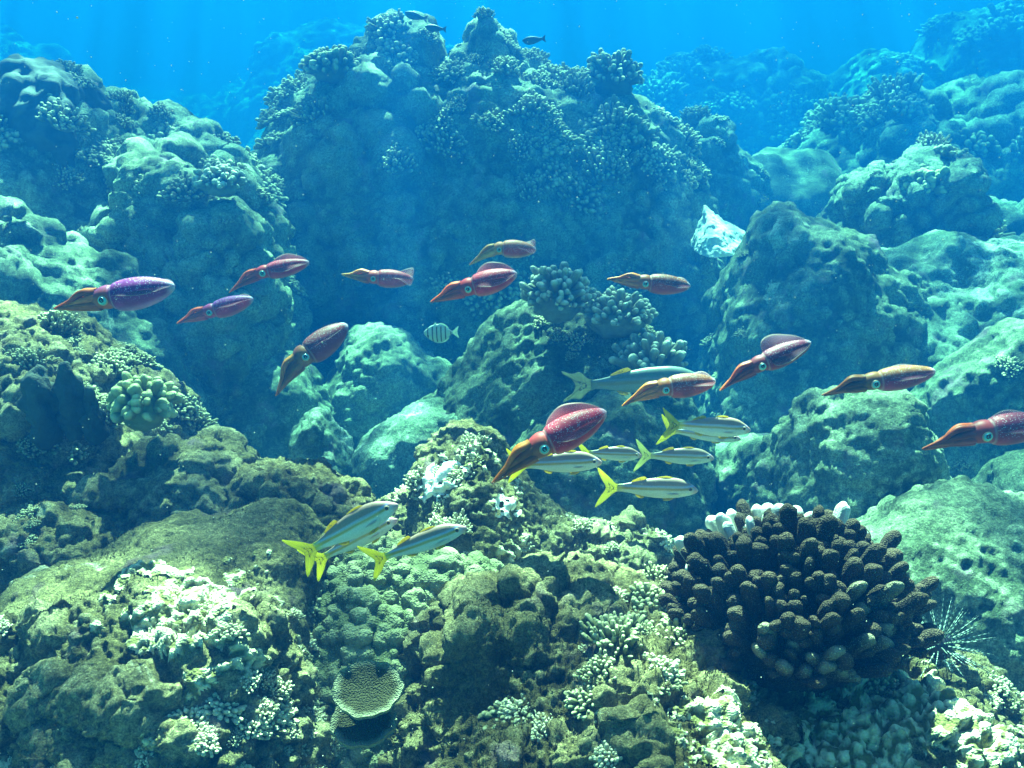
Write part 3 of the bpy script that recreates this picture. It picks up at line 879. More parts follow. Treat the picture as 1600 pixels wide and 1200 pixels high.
# ------------------------------------------------------------------ separate coral colonies
def colony(name, label, px, py, Y, kind, n, rad, kr, kh, mat, seed, up=0.4, spread=1.0, hgt=0.7, tip=None):
    root = empty(name, at(px, py, Y))
    tag(root, label, 'coral')
    r_ = np.random.default_rng(seed)
    core = ICO3[0] * np.array([rad * 0.66, rad * 0.66, rad * 0.58 * hgt]) * (1 + 0.12 * fbm(ICO3[0] * 2.2 + seed, seed, 2))[:, None]
    link('coral_base', mesh_np('coral_base', core, ICO3[1], True, None, np.zeros(len(core))), M[mat], root)
    variants = []
    for j in range(8):
        g = Geo()
        v, f, k = knob_geo((0, 0, 0), (0, 0, 1), 1.0, (kh / kr) * (0.75 + 0.08 * j) + 1, seed + j, 0.2, ICO2, 0.12, [1, 1.15, 0.9, 1.3, 1, 0.8, 1.1, 1][j])
        g.add(v, f, None, k)
        if j % 3 == 1:
            a = 1.0 * (1 if j % 2 else -1)
            v, f, k = knob_geo((0.4 * a, 0, (kh / kr) * 0.45), (0.9 * a, 0.2, 1), 0.75, (kh / kr) * 0.45 + 0.7, seed + j + 9, 0.2, ICO2, 0.12)
            g.add(v, f, None, k)
        variants.append(g.mesh(kind))
    mats = {}
    todo = []
    for i in range(n):
        a = (i + 0.5) / n
        th = math.acos(1 - a * spread)
        ph = i * 2.39996 + r_.uniform(-0.25, 0.25)
        d = np.array([math.sin(th) * math.cos(ph), math.sin(th) * math.sin(ph), math.cos(th)])
        b = d * rad * np.array([1, 1, hgt]) * 0.70
        dd = d + np.array([0, 0, up]) + r_.normal(0, 0.12, 3)
        s = kr * r_.uniform(0.75, 1.3)
        mk_, lab = mat, None
        if tip:
            mk_, lab = tip(d, r_)
        j = int(r_.integers(8))
        R = Matrix(frame(dd).tolist()).to_4x4()
        s *= 1.05 if lab else 1
        mt = Matrix.Translation(Vector(b)) @ R @ Matrix.Rotation(r_.uniform(0, 6.28), 4, 'Z') @ Matrix.Diagonal((s, s, s * r_.uniform(0.8, 1.3) * (1.02 if lab else 1), 1))
        todo.append((-d[1] + 0.5 * d[2] + (9 if lab else 0), j, mk_, lab, mt))
    todo.sort(key=lambda q: -q[0])
    rest = Geo()
    for i, (_, j, mk_, lab, mt) in enumerate(todo):
        if i >= 100:
            vs = variants[j]
            co = np.zeros(len(vs.vertices) * 3, np.float32)
            vs.vertices.foreach_get('co', co)
            mm = np.array(mt)
            kn = np.zeros(len(vs.vertices), np.float32)
            vs.attributes['knob'].data.foreach_get('value', kn)
            rest.add(co.reshape(-1, 3) @ mm[:3, :3].T + mm[:3, 3], np.array([p_.vertices[:] for p_ in vs.polygons]), None, kn)
            continue
        if (j, mk_) not in mats:
            m2 = variants[j].copy()
            m2.materials.clear()
            m2.materials.append(M[mk_])
            mats[(j, mk_)] = m2
        o = bpy.data.objects.new(kind, mats[(j, mk_)])
        COL.objects.link(o)
        o.parent = root
        if lab:
            o['label'] = lab
        o.matrix_basis = mt
    if rest.n:
        tag(link(kind, rest.mesh(kind), M[mat], root), None, None, None, 'stuff')
    return root


def fc_tip(d, r_):
    if d[1] > 0.3 and d[2] > 0.3 and r_.random() < 0.4:
        return 'bleached', 'white bleached coral finger'
    if d[0] > 0.2 and d[1] < 0.2 and r_.random() < 0.35:
        return 'finger_grey', None
    if d[2] < 0.35 and r_.random() < 0.45:
        return 'finger_grey', None
    return 'finger', None


fc = colony('finger_coral', 'large dark brown finger coral with white bleached tips on the right foreground mound', 1232, 968, 1.45, 'coral_finger', 330, 0.222, 0.0114, 0.043, 'finger', 91,
            0.9, 1.12, 0.9, fc_tip)
fc.scale = (1.2, 1.02, 1.03)
colony('cauliflower_coral', 'pale round cauliflower coral on the top left of the tall mid boulder', 872, 470, 3.35, 'coral_branch', 96, 0.14, 0.0130, 0.026, 'cauli', 92, 0.2, 1.05, 0.95)
colony('cauliflower_coral', 'rough pale coral mound under the squid right of the round cauliflower coral', 965, 500, 3.35, 'coral_branch', 98, 0.17, 0.0115, 0.018, 'cauli', 93, 0.2, 0.9, 0.7)
colony('cauliflower_coral', 'cream branching coral at the right end of the tall mid boulder', 1020, 570, 3.2, 'coral_branch', 48, 0.13, 0.0145, 0.045, 'cauli', 94, 0.6, 1.0, 0.6)
colony('lobe_coral', 'yellow green lobe coral on the dark reef block at left', 226, 640, 2.1, 'coral_lobe', 70, 0.085, 0.0115, 0.014, 'lobe', 95, 0.1, 1.05, 1.1)
colony('knob_coral', 'round pale coral knob cluster on the crest left of the central boulder top', 520, 112, 5.9, 'coral_knob', 96, 0.2, 0.019, 0.03, 'clump', 96, 0.2, 1.0, 0.7)
colony('knob_coral', 'branching coral bush on the right shoulder of the central boulder', 955, 130, 6.2, 'coral_knob', 98, 0.22, 0.017, 0.04, 'clump', 97, 0.2, 1.0, 0.9)
colony('knob_coral', 'sunlit golden coral knobs on the boulder above the right slab', 1450, 300, 5.6, 'coral_knob', 80, 0.2, 0.022, 0.035, 'lobe', 98, 0.2, 1.0, 0.8)
colony('knob_coral', 'white knobbly coral bush on the sunlit slope of the left boulder', 345, 290, 4.2, 'coral_knob', 96, 0.13, 0.0125, 0.02, 'cauli', 99, 0.2, 1.0, 0.7)

pil = empty('pillar_coral', at(95, 655, 2.12))
tag(pil, 'three dark pillar corals on the reef block left of the yellow lobe coral', 'coral')
for i, (dx, h, r) in enumerate(((-0.035, 0.13, 0.046), (0.035, 0.145, 0.034), (0.085, 0.09, 0.03))):
    v, f = ICO3
    w = v * np.array([r, r * 0.9, 0.5 * h + 0.03])
    w[:, 2] += 0.5 * h - 0.03
    k = (v[:, 2] + 1) / 2
    w[:, :2] *= (1.25 - 0.55 * k)[:, None]
    w += v * (r * 0.5 * fbm(w / 0.045 + i * 7, 60 + i, 3))[:, None] + v * (0.005 * fbm(w / 0.012, 65 + i, 3))[:, None]
    w[:, 0] += dx
    link('coral_pillar', mesh_np('coral_pillar', w, f, True, None, k * 0.7), M['pillar'], pil)


def plate(label, px, py, Y, r, tilt, seed, dirx=0.0):
    nr, na = 26, 72
    rr = np.linspace(0, 1, nr)
    aa = np.linspace(0, 2 * math.pi, na, endpoint=False)
    Rr, A = np.meshgrid(rr, aa, indexing='ij')
    edge = 1 + 0.02 * np.sin(3 * A + seed) + 0.03 * np.sin(7 * A + 2 * seed) + 0.02 * np.sin(13 * A + seed)
    X, Yv = 1.2 * Rr * r * edge * np.cos(A), Rr * r * edge * np.sin(A)
    Z = 0.25 * r * Rr ** 2 + 0.03 * r * np.sin(6 * A + seed) * Rr ** 2
    top = np.stack([X, Yv, Z], -1).reshape(-1, 3)
    bot = top.copy()
    bot[:, 2] -= 0.012 + 0.35 * r * (1 - Rr.ravel()) ** 1.5
    g = Geo()
    fcs = grid_faces(nr, na, True)
    rim = np.arange((nr - 1) * na, nr * na)
    side_ = np.stack([rim, np.roll(rim, -1), np.roll(rim, -1) + nr * na, rim + nr * na], -1)
    v = np.concatenate([top, bot])
    f = np.concatenate([fcs[:, ::-1], fcs + nr * na, side_[:, ::-1]])
    g.add(v, f, None, np.concatenate([Rr.ravel(), Rr.ravel()]))
    o = link('plate_coral', g.mesh('plate_coral'), M['plate'])
    o.location = at(px, py, Y)
    o.rotation_euler = (tilt, dirx, 0.1 * seed)
    tag(o, label, 'coral')


plate('pale rimmed plate coral tilted to the viewer below the gap in the foreground', 575, 1078, 1.16, 0.045, 0.55, 1)
plate('shaded lower plate coral hanging beneath the pale rimmed plate', 568, 1128, 1.15, 0.043, 0.45, 2)
# white crusts that follow the rock they grow on
def crust(o, label, px, py, r, mat, thick=0.012, seed=1, cat='coral', name='white_coral', ks=0.03):
    p, N = SURF[o.name]
    nu, nv = GRID[o.name]
    sx, sy = project(p)
    cd = np.array([0, 0, ZC]) - p
    vis = (N * cd).sum(1) > 0
    i0 = int(np.argmin(np.hypot(sx - px, sy - py) + 1e4 * ~vis))
    c = p[i0]
    d = np.linalg.norm(p - c, axis=1) / r + 0.95 * fbm(p / (r * 0.40), seed, 4)
    h = np.sqrt(np.clip(1 - d ** 2, 0, 1))
    f, rr = worley(p / ks + 0.2 * np.stack([fbm(p / (ks * 1.5) + 5 * k, seed + k, 2) for k in range(3)], -1), seed)
    kn = np.clip(1 - (f / 0.62) ** 2, 0, 1) ** 0.6
    q = p + N * (np.where(d < 1, thick * h * (0.45 + 0.9 * kn), -0.004))[:, None]
    keep = (d < 1.06).reshape(nu, nv)
    F_ = grid_faces(nu, nv).reshape(nu - 1, nv - 1, 4)
    k4 = keep[:-1, :-1] & keep[1:, :-1] & keep[1:, 1:] & keep[:-1, 1:]
    F_ = F_[k4]
    ids = np.unique(F_)
    mp = np.zeros(nu * nv, int)
    mp[ids] = np.arange(len(ids))
    me = mesh_np(name, q[ids] - c, mp[F_], True, None, kn[ids])
    nn_ = np.zeros(len(me.polygons) * 3, np.float32)
    me.polygons.foreach_get('normal', nn_)
    if (nn_.reshape(-1, 3).mean(0) * N[i0]).sum() < 0:
        me.flip_normals()
    w = link(name, me, M[mat])
    w.location = c
    tag(w, label, cat)


crust(ce, 'bright white bare coral patch at the left shoulder of the central ridge', 682, 748, 0.055, 'white', 0.012, 1)
crust(ce, 'white coral crust on the crown of the central ridge', 735, 712, 0.055, 'pale_knob', 0.014, 2, ks=0.02)
crust(ce, 'small white coral crust right of the central ridge crown', 795, 790, 0.035, 'white', 0.012, 3)
crust(ce, 'large white coral crust on the slope of the central ridge', 805, 875, 0.06, 'pale_knob', 0.014, 4, ks=0.02)
crust(lf, 'brightest knobbly coral patch, sunlight put into its pale colour, on the foreground left mound', 300, 965, 0.14, 'pale_knob', 0.010, 5, ks=0.014)  # sunlit patch of knobs, its brightness painted as a paler crust
crust(rf, 'whitish knobbly coral crust at the bottom right of the foreground mound', 1400, 1110, 0.17, 'pale_knob', 0.013, 6, ks=0.019)
crust(rf, 'yellowish knobbly coral crust low in the right mound near the bottom edge', 1130, 1150, 0.09, 'pale_knob', 0.011, 7, ks=0.016)

# sea urchin
ur = empty('sea_urchin', at(1468, 1008, 1.47))
tag(ur, 'sea urchin with banded spines beside the right end of the finger coral', 'sea urchin')
link('urchin_body', mesh_np('urchin_body', ICO2[0] * 0.028, ICO2[1]), M['urchin'], ur)
sv = []
sf = grid_faces(7, 6, True)
for i in range(7):
    a = np.arange(6) * math.pi / 3
    r = 0.0017 * (1 - 0.8 * i / 6)
    sv.append(np.stack([r * np.cos(a), r * np.sin(a), np.full(6, 0.02 + 0.085 * i / 6)], -1))
spine_me = mesh_np('spine', np.concatenate(sv), sf)
spine_me.materials.append(M['spine'])
for i in range(62):
    th = math.acos(1 - (i + 0.5) / 62 * 1.25)
    ph = i * 2.39996
    d = (math.sin(th) * math.cos(ph), math.sin(th) * math.sin(ph) - 0.1, math.cos(th))
    o = bpy.data.objects.new('spine', spine_me)
    COL.objects.link(o)
    o.parent = ur
    o.matrix_basis = Matrix(frame(d).tolist()).to_4x4() @ Matrix.Diagonal((1, 1, random.Random(i).uniform(0.75, 1.15), 1))

# ------------------------------------------------------------------ swimming animals
def loft(xs, zt, zbm, hw, M_=28, pz=2.0):
    """closed elliptical loft along X; returns verts, faces, (x, angle) per vertex"""
    n = len(xs)
    a = np.linspace(0, 2 * math.pi, M_, endpoint=False)
    V = np.zeros((n, M_, 3))
    c, s = np.cos(a), np.sin(a)
    cs, ss = np.sign(c) * np.abs(c) ** (2 / pz), np.sign(s) * np.abs(s) ** (2 / pz)
    V[:, :, 0] = xs[:, None]
    V[:, :, 1] = hw[:, None] * cs[None]
    V[:, :, 2] = ((zt + zbm) / 2)[:, None] + ((zt - zbm) / 2)[:, None] * ss[None]
    f = grid_faces(n, M_, True)
    caps = np.stack([np.zeros(M_, int), np.arange(M_), np.roll(np.arange(M_), -1)], -1)
    cap0 = np.array([[0, (i + 1), (i + 2)] for i in range(M_ - 2)])
    cap1 = cap0[:, ::-1] + (n - 1) * M_
    return V.reshape(-1, 3), [f, cap0, cap1], np.broadcast_to(a[None], (n, M_)).ravel()


def tube(path, rad, M_=8, flat=1.0):
    path = np.asarray(path, float)
    t = np.gradient(path, axis=0)
    t /= np.linalg.norm(t, axis=1, keepdims=True)
    a = np.linspace(0, 2 * math.pi, M_, endpoint=False)
    up = np.array([0, 1.0, 0])
    u = np.cross(t, up)
    u /= np.maximum(np.linalg.norm(u, axis=1, keepdims=True), 1e-6)
    w = np.cross(t, u)
    V = path[:, None] + rad[:, None, None] * (np.cos(a)[None, :, None] * u[:, None] + flat * np.sin(a)[None, :, None] * w[:, None])
    return V.reshape(-1, 3), grid_faces(len(path), M_, True)


def put(root, A, B, pa, pb, Y, yaw=0.0, roll=0.0, Yb=None):
    """place local points A,B (x,z) on two photo pixels at distance Y"""
    wa, wb = at(*pa, Y), at(*pb, Y)
    la = np.array([A[0] * math.cos(yaw), A[1]])
    lb = np.array([B[0] * math.cos(yaw), B[1]])
    dl, dw = lb - la, (wb - wa)[[0, 2]]
    s = np.linalg.norm(dw) / np.linalg.norm(dl)
    ang = math.atan2(dw[1], dw[0]) - math.atan2(dl[1], dl[0])
    Rm = Matrix.Rotation(-ang, 4, 'Y') @ Matrix.Rotation(yaw, 4, 'Z') @ Matrix.Rotation(roll, 4, 'X')
    mid_l = Vector(((A[0] + B[0]) / 2, 0, (A[1] + B[1]) / 2))
    mid_w = Vector(((wa[0] + wb[0]) / 2, Y, (wa[2] + wb[2]) / 2))
    s = float(s)
    root.location = mid_w - (Rm @ mid_l) * s
    root.rotation_euler = Rm.to_euler()
    root.scale = (s, s, s)


SQX = np.array([0.30, 0.34, 0.37, 0.40, 0.43, 0.46, 0.49, 0.505, 0.515, 0.53, 0.56, 0.61, 0.67, 0.74, 0.81, 0.87, 0.92, 0.96, 0.985, 1.0])
SQH = np.array([.030, .058, .074, .086, .094, .097, .094, .092, .096, .108, .117, .124, .126, .120, .107, .090, .070, .050, .031, .005])


def lerp3(a, b, t):
    return np.asarray(a)[None] * (1 - t[:, None]) + np.asarray(b)[None] * t[:, None]


def squid(label, tip, tail, Y, pal, droop=0.10, yaw=0.0, roll=0.0, fat=1.0, fin_far=70, fin_near=10, fin_w=0.085, peak=0.45, seed=1, wave=0.28, arch=0.0, spread=1.0, hood=1.0):
    root = empty('reef_squid')
    tag(root, label, 'squid', 'squid hovering in a loose line across the reef')
    back, mid, belly, arm, armtip = [np.array(c) * (1.05, 0.95, 1.0 if c[2] > c[0] * 0.6 else 0.68) for c in pal]
    bend = lambda x: -droop * np.clip(0.47 - x, 0, 1) ** 1.6 * 3.2 - arch * np.clip(x - 0.55, 0, 1) ** 2
    g = Geo()
    xs = np.concatenate([np.linspace(SQX[i], SQX[i + 1], 4)[:-1] for i in range(len(SQX) - 1)] + [[1.0]])
    hh = smooth_interp(xs, SQX, SQH) * fat
    # head is a little taller above (hood), mantle belly hangs
    zt = hh * np.where(xs < 0.5, 1.0 * hood, 0.95)
    zb_ = -hh * np.where(xs < 0.5, 0.92, 1.08)
    hw = hh * np.where(xs < 0.5, 0.98, 0.95)
    off = bend(xs)
    V, fcs, ang = loft(xs, zt + off, zb_ + off, hw, 36)
    x = V[:, 0]
    s = np.sin(ang)
    col = lerp3(mid, back, sstep(0.15, 0.85, s))
    col = col + (belly - col) * sstep(0.35, 0.95, -s)[:, None]
    nz = fbm(V * 9 + seed * 3.1, seed, 3)
    col = col * (1 + 0.3 * nz)[:, None]
    headm = 1 - sstep(0.485, 0.515, x)
    hc = lerp3(arm, back * 0.75 + arm * 0.25, sstep(0.2, 1.0, s))
    col = col + (hc - col) * headm[:, None]
    edge = np.exp(-((x - 0.517) / 0.007) ** 2)
    col = col + (np.array([0.55, 0.38, 0.34]) - col) * (edge * 0.45)[:, None]
    tailm = sstep(0.93, 1.0, x)
    col = col + (np.array([0.5, 0.5, 0.62]) - col) * (tailm * 0.55)[:, None]
    alpha = sstep(0.5, 0.56, x) * sstep(-0.5, 0.2, s)
    cols = [np.concatenate([np.clip(col, 0.01, 1), alpha[:, None]], 1)]
    verts, faces3, faces4 = [V], [fcs[1], fcs[2]], [fcs[0]]
    nvt = len(V)
    r_ = np.random.default_rng(seed)
    # eight arms and two tentacles converging to the tip
    for i in range(10):
        a = 2 * math.pi * (i + 0.5) / 8 if i < 8 else (math.pi * 1.08 if i == 8 else -0.08)
        t = np.linspace(0, 1, 22)
        L = (0.38 - [0.02, 0.05, 0.0, 0.08, 0.04, 0.06, 0.01, 0.03, 0.0, 0.0][i] * 1.0)
        px_ = 0.385 - L * t
        rad0 = 0.052 * fat * (1 + 0.15 * spread * np.sin(math.pi * np.clip(t * 1.2, 0, 1))) * (1 - 0.93 * t ** 1.15)
        yy = np.cos(a) * rad0 * 0.8
        zz = np.sin(a) * rad0 * 1.15 * spread + bend(px_)
        wob = 0.006 * np.sin(5 * t + i * 1.3 + seed) * t
        if math.sin(a) > 0.5:
            zz = zz + 0.030 * hood * np.sin(math.pi * np.clip(t * 1.5, 0, 1)) ** 2
        rr = (0.034 * fat * (1 - t) ** 0.75 + 0.004) * (0.92 if i < 8 else 0.6)
        v, f = tube(np.stack([px_, yy + wob, zz + wob * 0.7], -1), rr, 10)
        c = lerp3(arm, armtip, t ** 0.8)
        c = np.repeat(c, 10, 0)
        aa = np.tile(np.linspace(0, 2 * math.pi, 10, endpoint=False), 22)
        c = c * (0.38 + 0.8 * r_.random()) * (1 + 0.18 * np.sin(aa * 1.0))[:, None]
        line = np.exp(-(((aa - math.pi) % (2 * math.pi) - (1.5 + 0.5 * math.sin(i))) / 0.35) ** 2)
        c = c + (np.array([0.62, 0.42, 0.14]) - c) * (line * 0.8)[:, None]
        cols.append(np.concatenate([np.clip(c, 0.01, 1), np.zeros((len(c), 1))], 1))
        verts.append(v)
        faces4.append(f + nvt)
        nvt += len(v)
    me = mesh_np('squid_body', np.concatenate(verts), [np.concatenate(faces3), np.concatenate(faces4)], True, np.concatenate(cols))
    link('squid_body', me, M['squid'], root)
    # eyes
    ex, ez = 0.452, bend(np.array([0.452]))[0] - 0.004
    hwe = float(np.interp(ex, xs, hw))
    for sd in (-1, 1):
        c = np.array([ex, sd * (hwe * 0.93), ez])
        ring = ICO2[0] * np.array([0.040, 0.013, 0.040])
        er = link('eye', mesh_np('eye', ring, ICO2[1], True), M['gold'], root)
        er.location = c
        iris = ICO2[0] * np.array([0.033, 0.0155, 0.033])
        ir = link('iris', mesh_np('iris', iris, ICO2[1], True), M['iris'], er)
        ir.location = (0, sd * 0.004, 0)
        # W/C-shaped pupil
        t = np.linspace(-1.9, 1.9, 16)
        path = np.stack([0.004 + 0.017 * np.cos(t + 2.6), np.full(16, sd * 0.0185), 0.006 + 0.017 * np.sin(t + 2.6)], -1)
        path[:, 1] -= sd * 0.9 * ((path[:, 0] ** 2 + path[:, 2] ** 2))*3.0
        v, f = tube(path, np.full(16, 0.0065) * (0.5 + 0.5 * np.sin(np.linspace(0.25, math.pi - 0.25, 16))), 8)
        g2 = Geo()
        g2.add(v, f)
        v2 = ICO1[0] * np.array([0.010, 0.004, 0.017]) + np.array([0.008, sd * 0.020, 0.006])
        g2.add(v2, ICO1[1])
        link('pupil', g2.mesh('pupil'), M['black'], er)
    # fins
    for sd, phi in ((-1, fin_near - 30), (1, fin_far)):
        ns, nw = 40, 8
        sx = np.linspace(0, 1, ns)
        fx = 0.545 + (0.985 - 0.545) * sx
        hz = np.interp(fx, xs, hh)
        b0 = bend(fx)
        prof_ = np.sin(math.pi * sx ** (math.log(0.5) / math.log(peak))) ** 0.75
        wv = np.linspace(0, 1, nw)
        ry = sd * (0.92 if sd > 0 else 0.93) * hz
        rz = (0.38 if sd > 0 else 0.25) * hz + b0
        ph = math.radians(phi) + wave * np.sin(sx * 7 + seed)
        Wd = fin_w * prof_ * (1.25 if sd > 0 else 0.8)
        P = np.zeros((ns, nw, 3))
        P[:, :, 0] = fx[:, None] + 0.25 * Wd[:, None] * wv[None] * sx[:, None]
        curl = 0.25 * wv[None] ** 2
        P[:, :, 1] = ry[:, None] + sd * Wd[:, None] * wv[None] * np.cos(ph)[:, None]
        P[:, :, 2] = rz[:, None] + Wd[:, None] * wv[None] * np.sin(ph)[:, None] + curl * Wd[:, None] * 0.2
        top = P.reshape(-1, 3)
        nrm = np.array([0, -sd * math.sin(math.radians(phi)), math.cos(math.radians(phi))])
        th = (0.006 * (1 - 0.75 * wv))[None, :].repeat(ns, 0).ravel()[:, None]
        v = np.concatenate([top + nrm * th * 0.5, top - nrm * th * 0.5])
        f = grid_faces(ns, nw)
        o_ = ns * nw
        rimt = np.arange(ns) * nw + nw - 1
        rim = np.stack([rimt[:-1], rimt[1:], rimt[1:] + o_, rimt[:-1] + o_], -1)
        cc = lerp3(mid * 0.8 + 0.04 * np.array([.5, .5, .7]), np.array([0.34, 0.24, 0.36]), np.tile(wv, ns) * 0.5)
        cc = cc + (np.array([0.65, 0.5, 0.42]) - cc) * (sstep(0.84, 1.0, np.tile(wv, ns)) * 0.7)[:, None]
        fm = mesh_np('fin', v, np.concatenate([f, f[:, ::-1] + o_, rim]), True, np.concatenate([cc, cc]))
        link('fin', fm, M['squid_fin'], root)
    tz = float(bend(np.array([0.0]))[0])
    put(root, (0.0, tz), (1.0, float(bend(np.array([1.0]))[0])), tip, tail, Y, yaw, roll)
    return root


RED = ((0.26, 0.018, 0.055), (0.44, 0.022, 0.035), (0.46, 0.12, 0.12), (0.44, 0.055, 0.03), (0.52, 0.12, 0.03))
PURP = ((0.13, 0.018, 0.13), (0.21, 0.020, 0.13), (0.34, 0.17, 0.36), (0.34, 0.085, 0.03), (0.50, 0.13, 0.03))
PINK = ((0.34, 0.045, 0.075), (0.48, 0.055, 0.07), (0.50, 0.15, 0.15), (0.50, 0.11, 0.08), (0.64, 0.40, 0.14))
TAN = ((0.44, 0.17, 0.12), (0.46, 0.055, 0.04), (0.54, 0.28, 0.22), (0.46, 0.24, 0.11), (0.52, 0.30, 0.12))
BROWN = ((0.13, 0.040, 0.016), (0.32, 0.035, 0.022), (0.36, 0.10, 0.06), (0.30, 0.095, 0.02), (0.50, 0.17, 0.025))
DARK = ((0.11, 0.018, 0.06), (0.17, 0.016, 0.042), (0.26, 0.07, 0.085), (0.22, 0.036, 0.022), (0.32, 0.07, 0.025))
OLIVE = ((0.24, 0.10, 0.04), (0.28, 0.03, 0.09), (0.34, 0.13, 0.17), (0.17, 0.075, 0.022), (0.28, 0.085, 0.04))
CRIM = ((0.32, 0.022, 0.07), (0.48, 0.020, 0.025), (0.50, 0.12, 0.15), (0.26, 0.085, 0.018), (0.44, 0.14, 0.02))

squid('purple squid at far left with orange arms', (83, 484), (273, 446), 1.78, PURP, 0.02, 0.0, 0, 1.0, 10, -25, 0.05, 0.5, 1)
squid('small dim red squid just right of and below the purple squid', (278, 504), (394, 468), 2.75, PURP[:1] + RED[1:], 0.03, 0.1, 0, 0.95, 25, 15, 0.05, 0.6, 2)
squid('red squid with drooping orange arms and raised fin, upper left of the line', (360, 456), (482, 411), 2.6, RED, 0.16, 0.1, 0, 0.82, 80, -20, 0.08, 0.4, 3)
squid('dusky brown squid hanging steeply head down at left', (440, 607), (536, 517), 2.3, ((0.13, 0.030, 0.042), (0.19, 0.030, 0.055), (0.25, 0.08, 0.10), (0.25, 0.12, 0.03), (0.34, 0.12, 0.03)), 0.16, 0.5, 0, 1.12, 10, -60, 0.03, 0.5, 4, hood=1.1)
squid('pink squid with pale arm tips and a flared tail fin before the dark boulder', (533, 428), (646, 437), 2.75, PINK, -0.02, 0.05, 0, 1.0, 45, 0, 0.14, 0.88, 5)
squid('pale tan squid with bent down arms, the highest squid', (733, 415), (838, 390), 2.8, TAN, 0.26, 0.0, 0, 1.05, 35, 0, 0.13, 0.87, 6, arch=0.12)
squid('bright red squid with a tall raised fin below the highest squid', (672, 473), (808, 427), 2.35, RED, 0.05, 0.0, 0, 1.05, 75, -25, 0.10, 0.4, 7)
squid('brown squid with a pale blue tail above the cauliflower coral', (948, 436), (1079, 447), 2.45, BROWN, 0.0, 0.0, 0, 0.95, 15, -20, 0.06, 0.75, 8)
squid('dark brown squid with orange drooping arms in front of the largest faded fish', (970, 632), (1120, 598), 2.0, BROWN, 0.16, 0.1, 0, 1.0, 15, -10, 0.06, 0.8, 9)
squid('dark maroon squid with a tall dark fin pointing down left', (1121, 607), (1271, 538), 2.0, DARK, 0.10, 0.15, 0, 0.88, 80, -30, 0.11, 0.25, 10)
squid('long slender olive and purple squid over the right rounded boulder', (1283, 618), (1462, 580), 1.85, OLIVE, 0.06, 0.0, 0, 0.85, 10, -20, 0.04, 0.5, 11)
squid('red brown squid cut off by the right edge of the view', (1440, 703), (1650, 658), 1.65, ((0.18, 0.024, 0.06), (0.30, 0.02, 0.035), (0.36, 0.08, 0.10), (0.34, 0.045, 0.02), (0.38, 0.09, 0.02)), 0.08, 0.0, 0, 0.95, 15, -20, 0.05, 0.5, 12)
squid('crimson squid with white speckles and brown arms, the largest and lowest squid', (769, 746), (950, 652), 1.62, CRIM, 0.10, 0.25, 0, 1.0, 75, -40, 0.085, 0.4, 13)


# --- fish
def flat_fin(name, outline, mat, parent, col_fn, thick=0.006, y=0.0, tilt=0.0, rays=True):
    """fin from outline in local XZ, fan triangulated with a thickness that tapers to the edge"""
    pts = np.array(outline, float)
    q = pts
    for _ in range(2):                     # corner cutting rounds the outline
        nx = np.roll(q, -1, 0)
        q = np.stack([0.8 * q + 0.2 * nx, 0.2 * q + 0.8 * nx], 1).reshape(-1, 2)
    c = np.array([-0.895, 0.0]) if name == 'tail_fin' else q.mean(0)
    rings = [c[None] + (q - c) * k for k in (1.0, 0.75, 0.5, 0.25)]
    n = len(q)
    v, cols, f = [], [], []
    for sgn in (1, -1):
        off = len(v) and sum(len(x) for x in v) or 0
        for k, r in zip((0.1, 0.6, 0.9, 1.0), rings):
            v.append(np.stack([r[:, 0], np.full(n, sgn * thick * k / 2), r[:, 1]], -1))
        v.append(np.array([[c[0], sgn * thick / 2, c[1]]]))
        for k in range(3):
            i = np.arange(n)
            qd = np.stack([off + k * n + i, off + k * n + (i + 1) % n, off + (k + 1) * n + (i + 1) % n, off + (k + 1) * n + i], -1)
            f.append(qd if sgn > 0 else qd[:, ::-1])
    V = np.concatenate(v)
    half = len(V) // 2
    quads = np.concatenate(f)
    tri = []
    for off in (0, half):
        i = np.arange(n)
        tt = np.stack([off + 3 * n + i, off + 3 * n + (i + 1) % n, np.full(n, off + 4 * n)], -1)
        tri.append(tt)
    i = np.arange(n)
    rim = np.stack([i, half + i, half + (i + 1) % n, (i + 1) % n], -1)
    cols = np.array([col_fn(a[0], a[2]) for a in V])
    if tilt:
        cz = math.cos(tilt)
        base = pts[0]
        dz = V[:, 2] - base[1]
        V[:, 1] += dz * math.sin(tilt)
        V[:, 2] = base[1] + dz * cz
    V[:, 1] += y
    me = mesh_np(name, V, [np.concatenate([quads, rim]), np.concatenate(tri)], True, cols)
    return link(name, me, mat, parent)


GX = np.array([0.0, 0.02, 0.05, 0.10, 0.18, 0.28, 0.40, 0.52, 0.64, 0.74, 0.80, 0.84])       # from snout (0) to tail base, x measured backwards
GT = np.array([0.002, 0.022, 0.045, 0.075, 0.108, 0.122, 0.120, 0.105, 0.080, 0.055, 0.044, 0.042])
GB = np.array([-0.012, -0.030, -0.042, -0.058, -0.076, -0.088, -0.090, -0.080, -0.058, -0.040, -0.034, -0.034])
GW = np.array([0.004, 0.020, 0.034, 0.048, 0.060, 0.066, 0.064, 0.054, 0.038, 0.022, 0.014, 0.010])


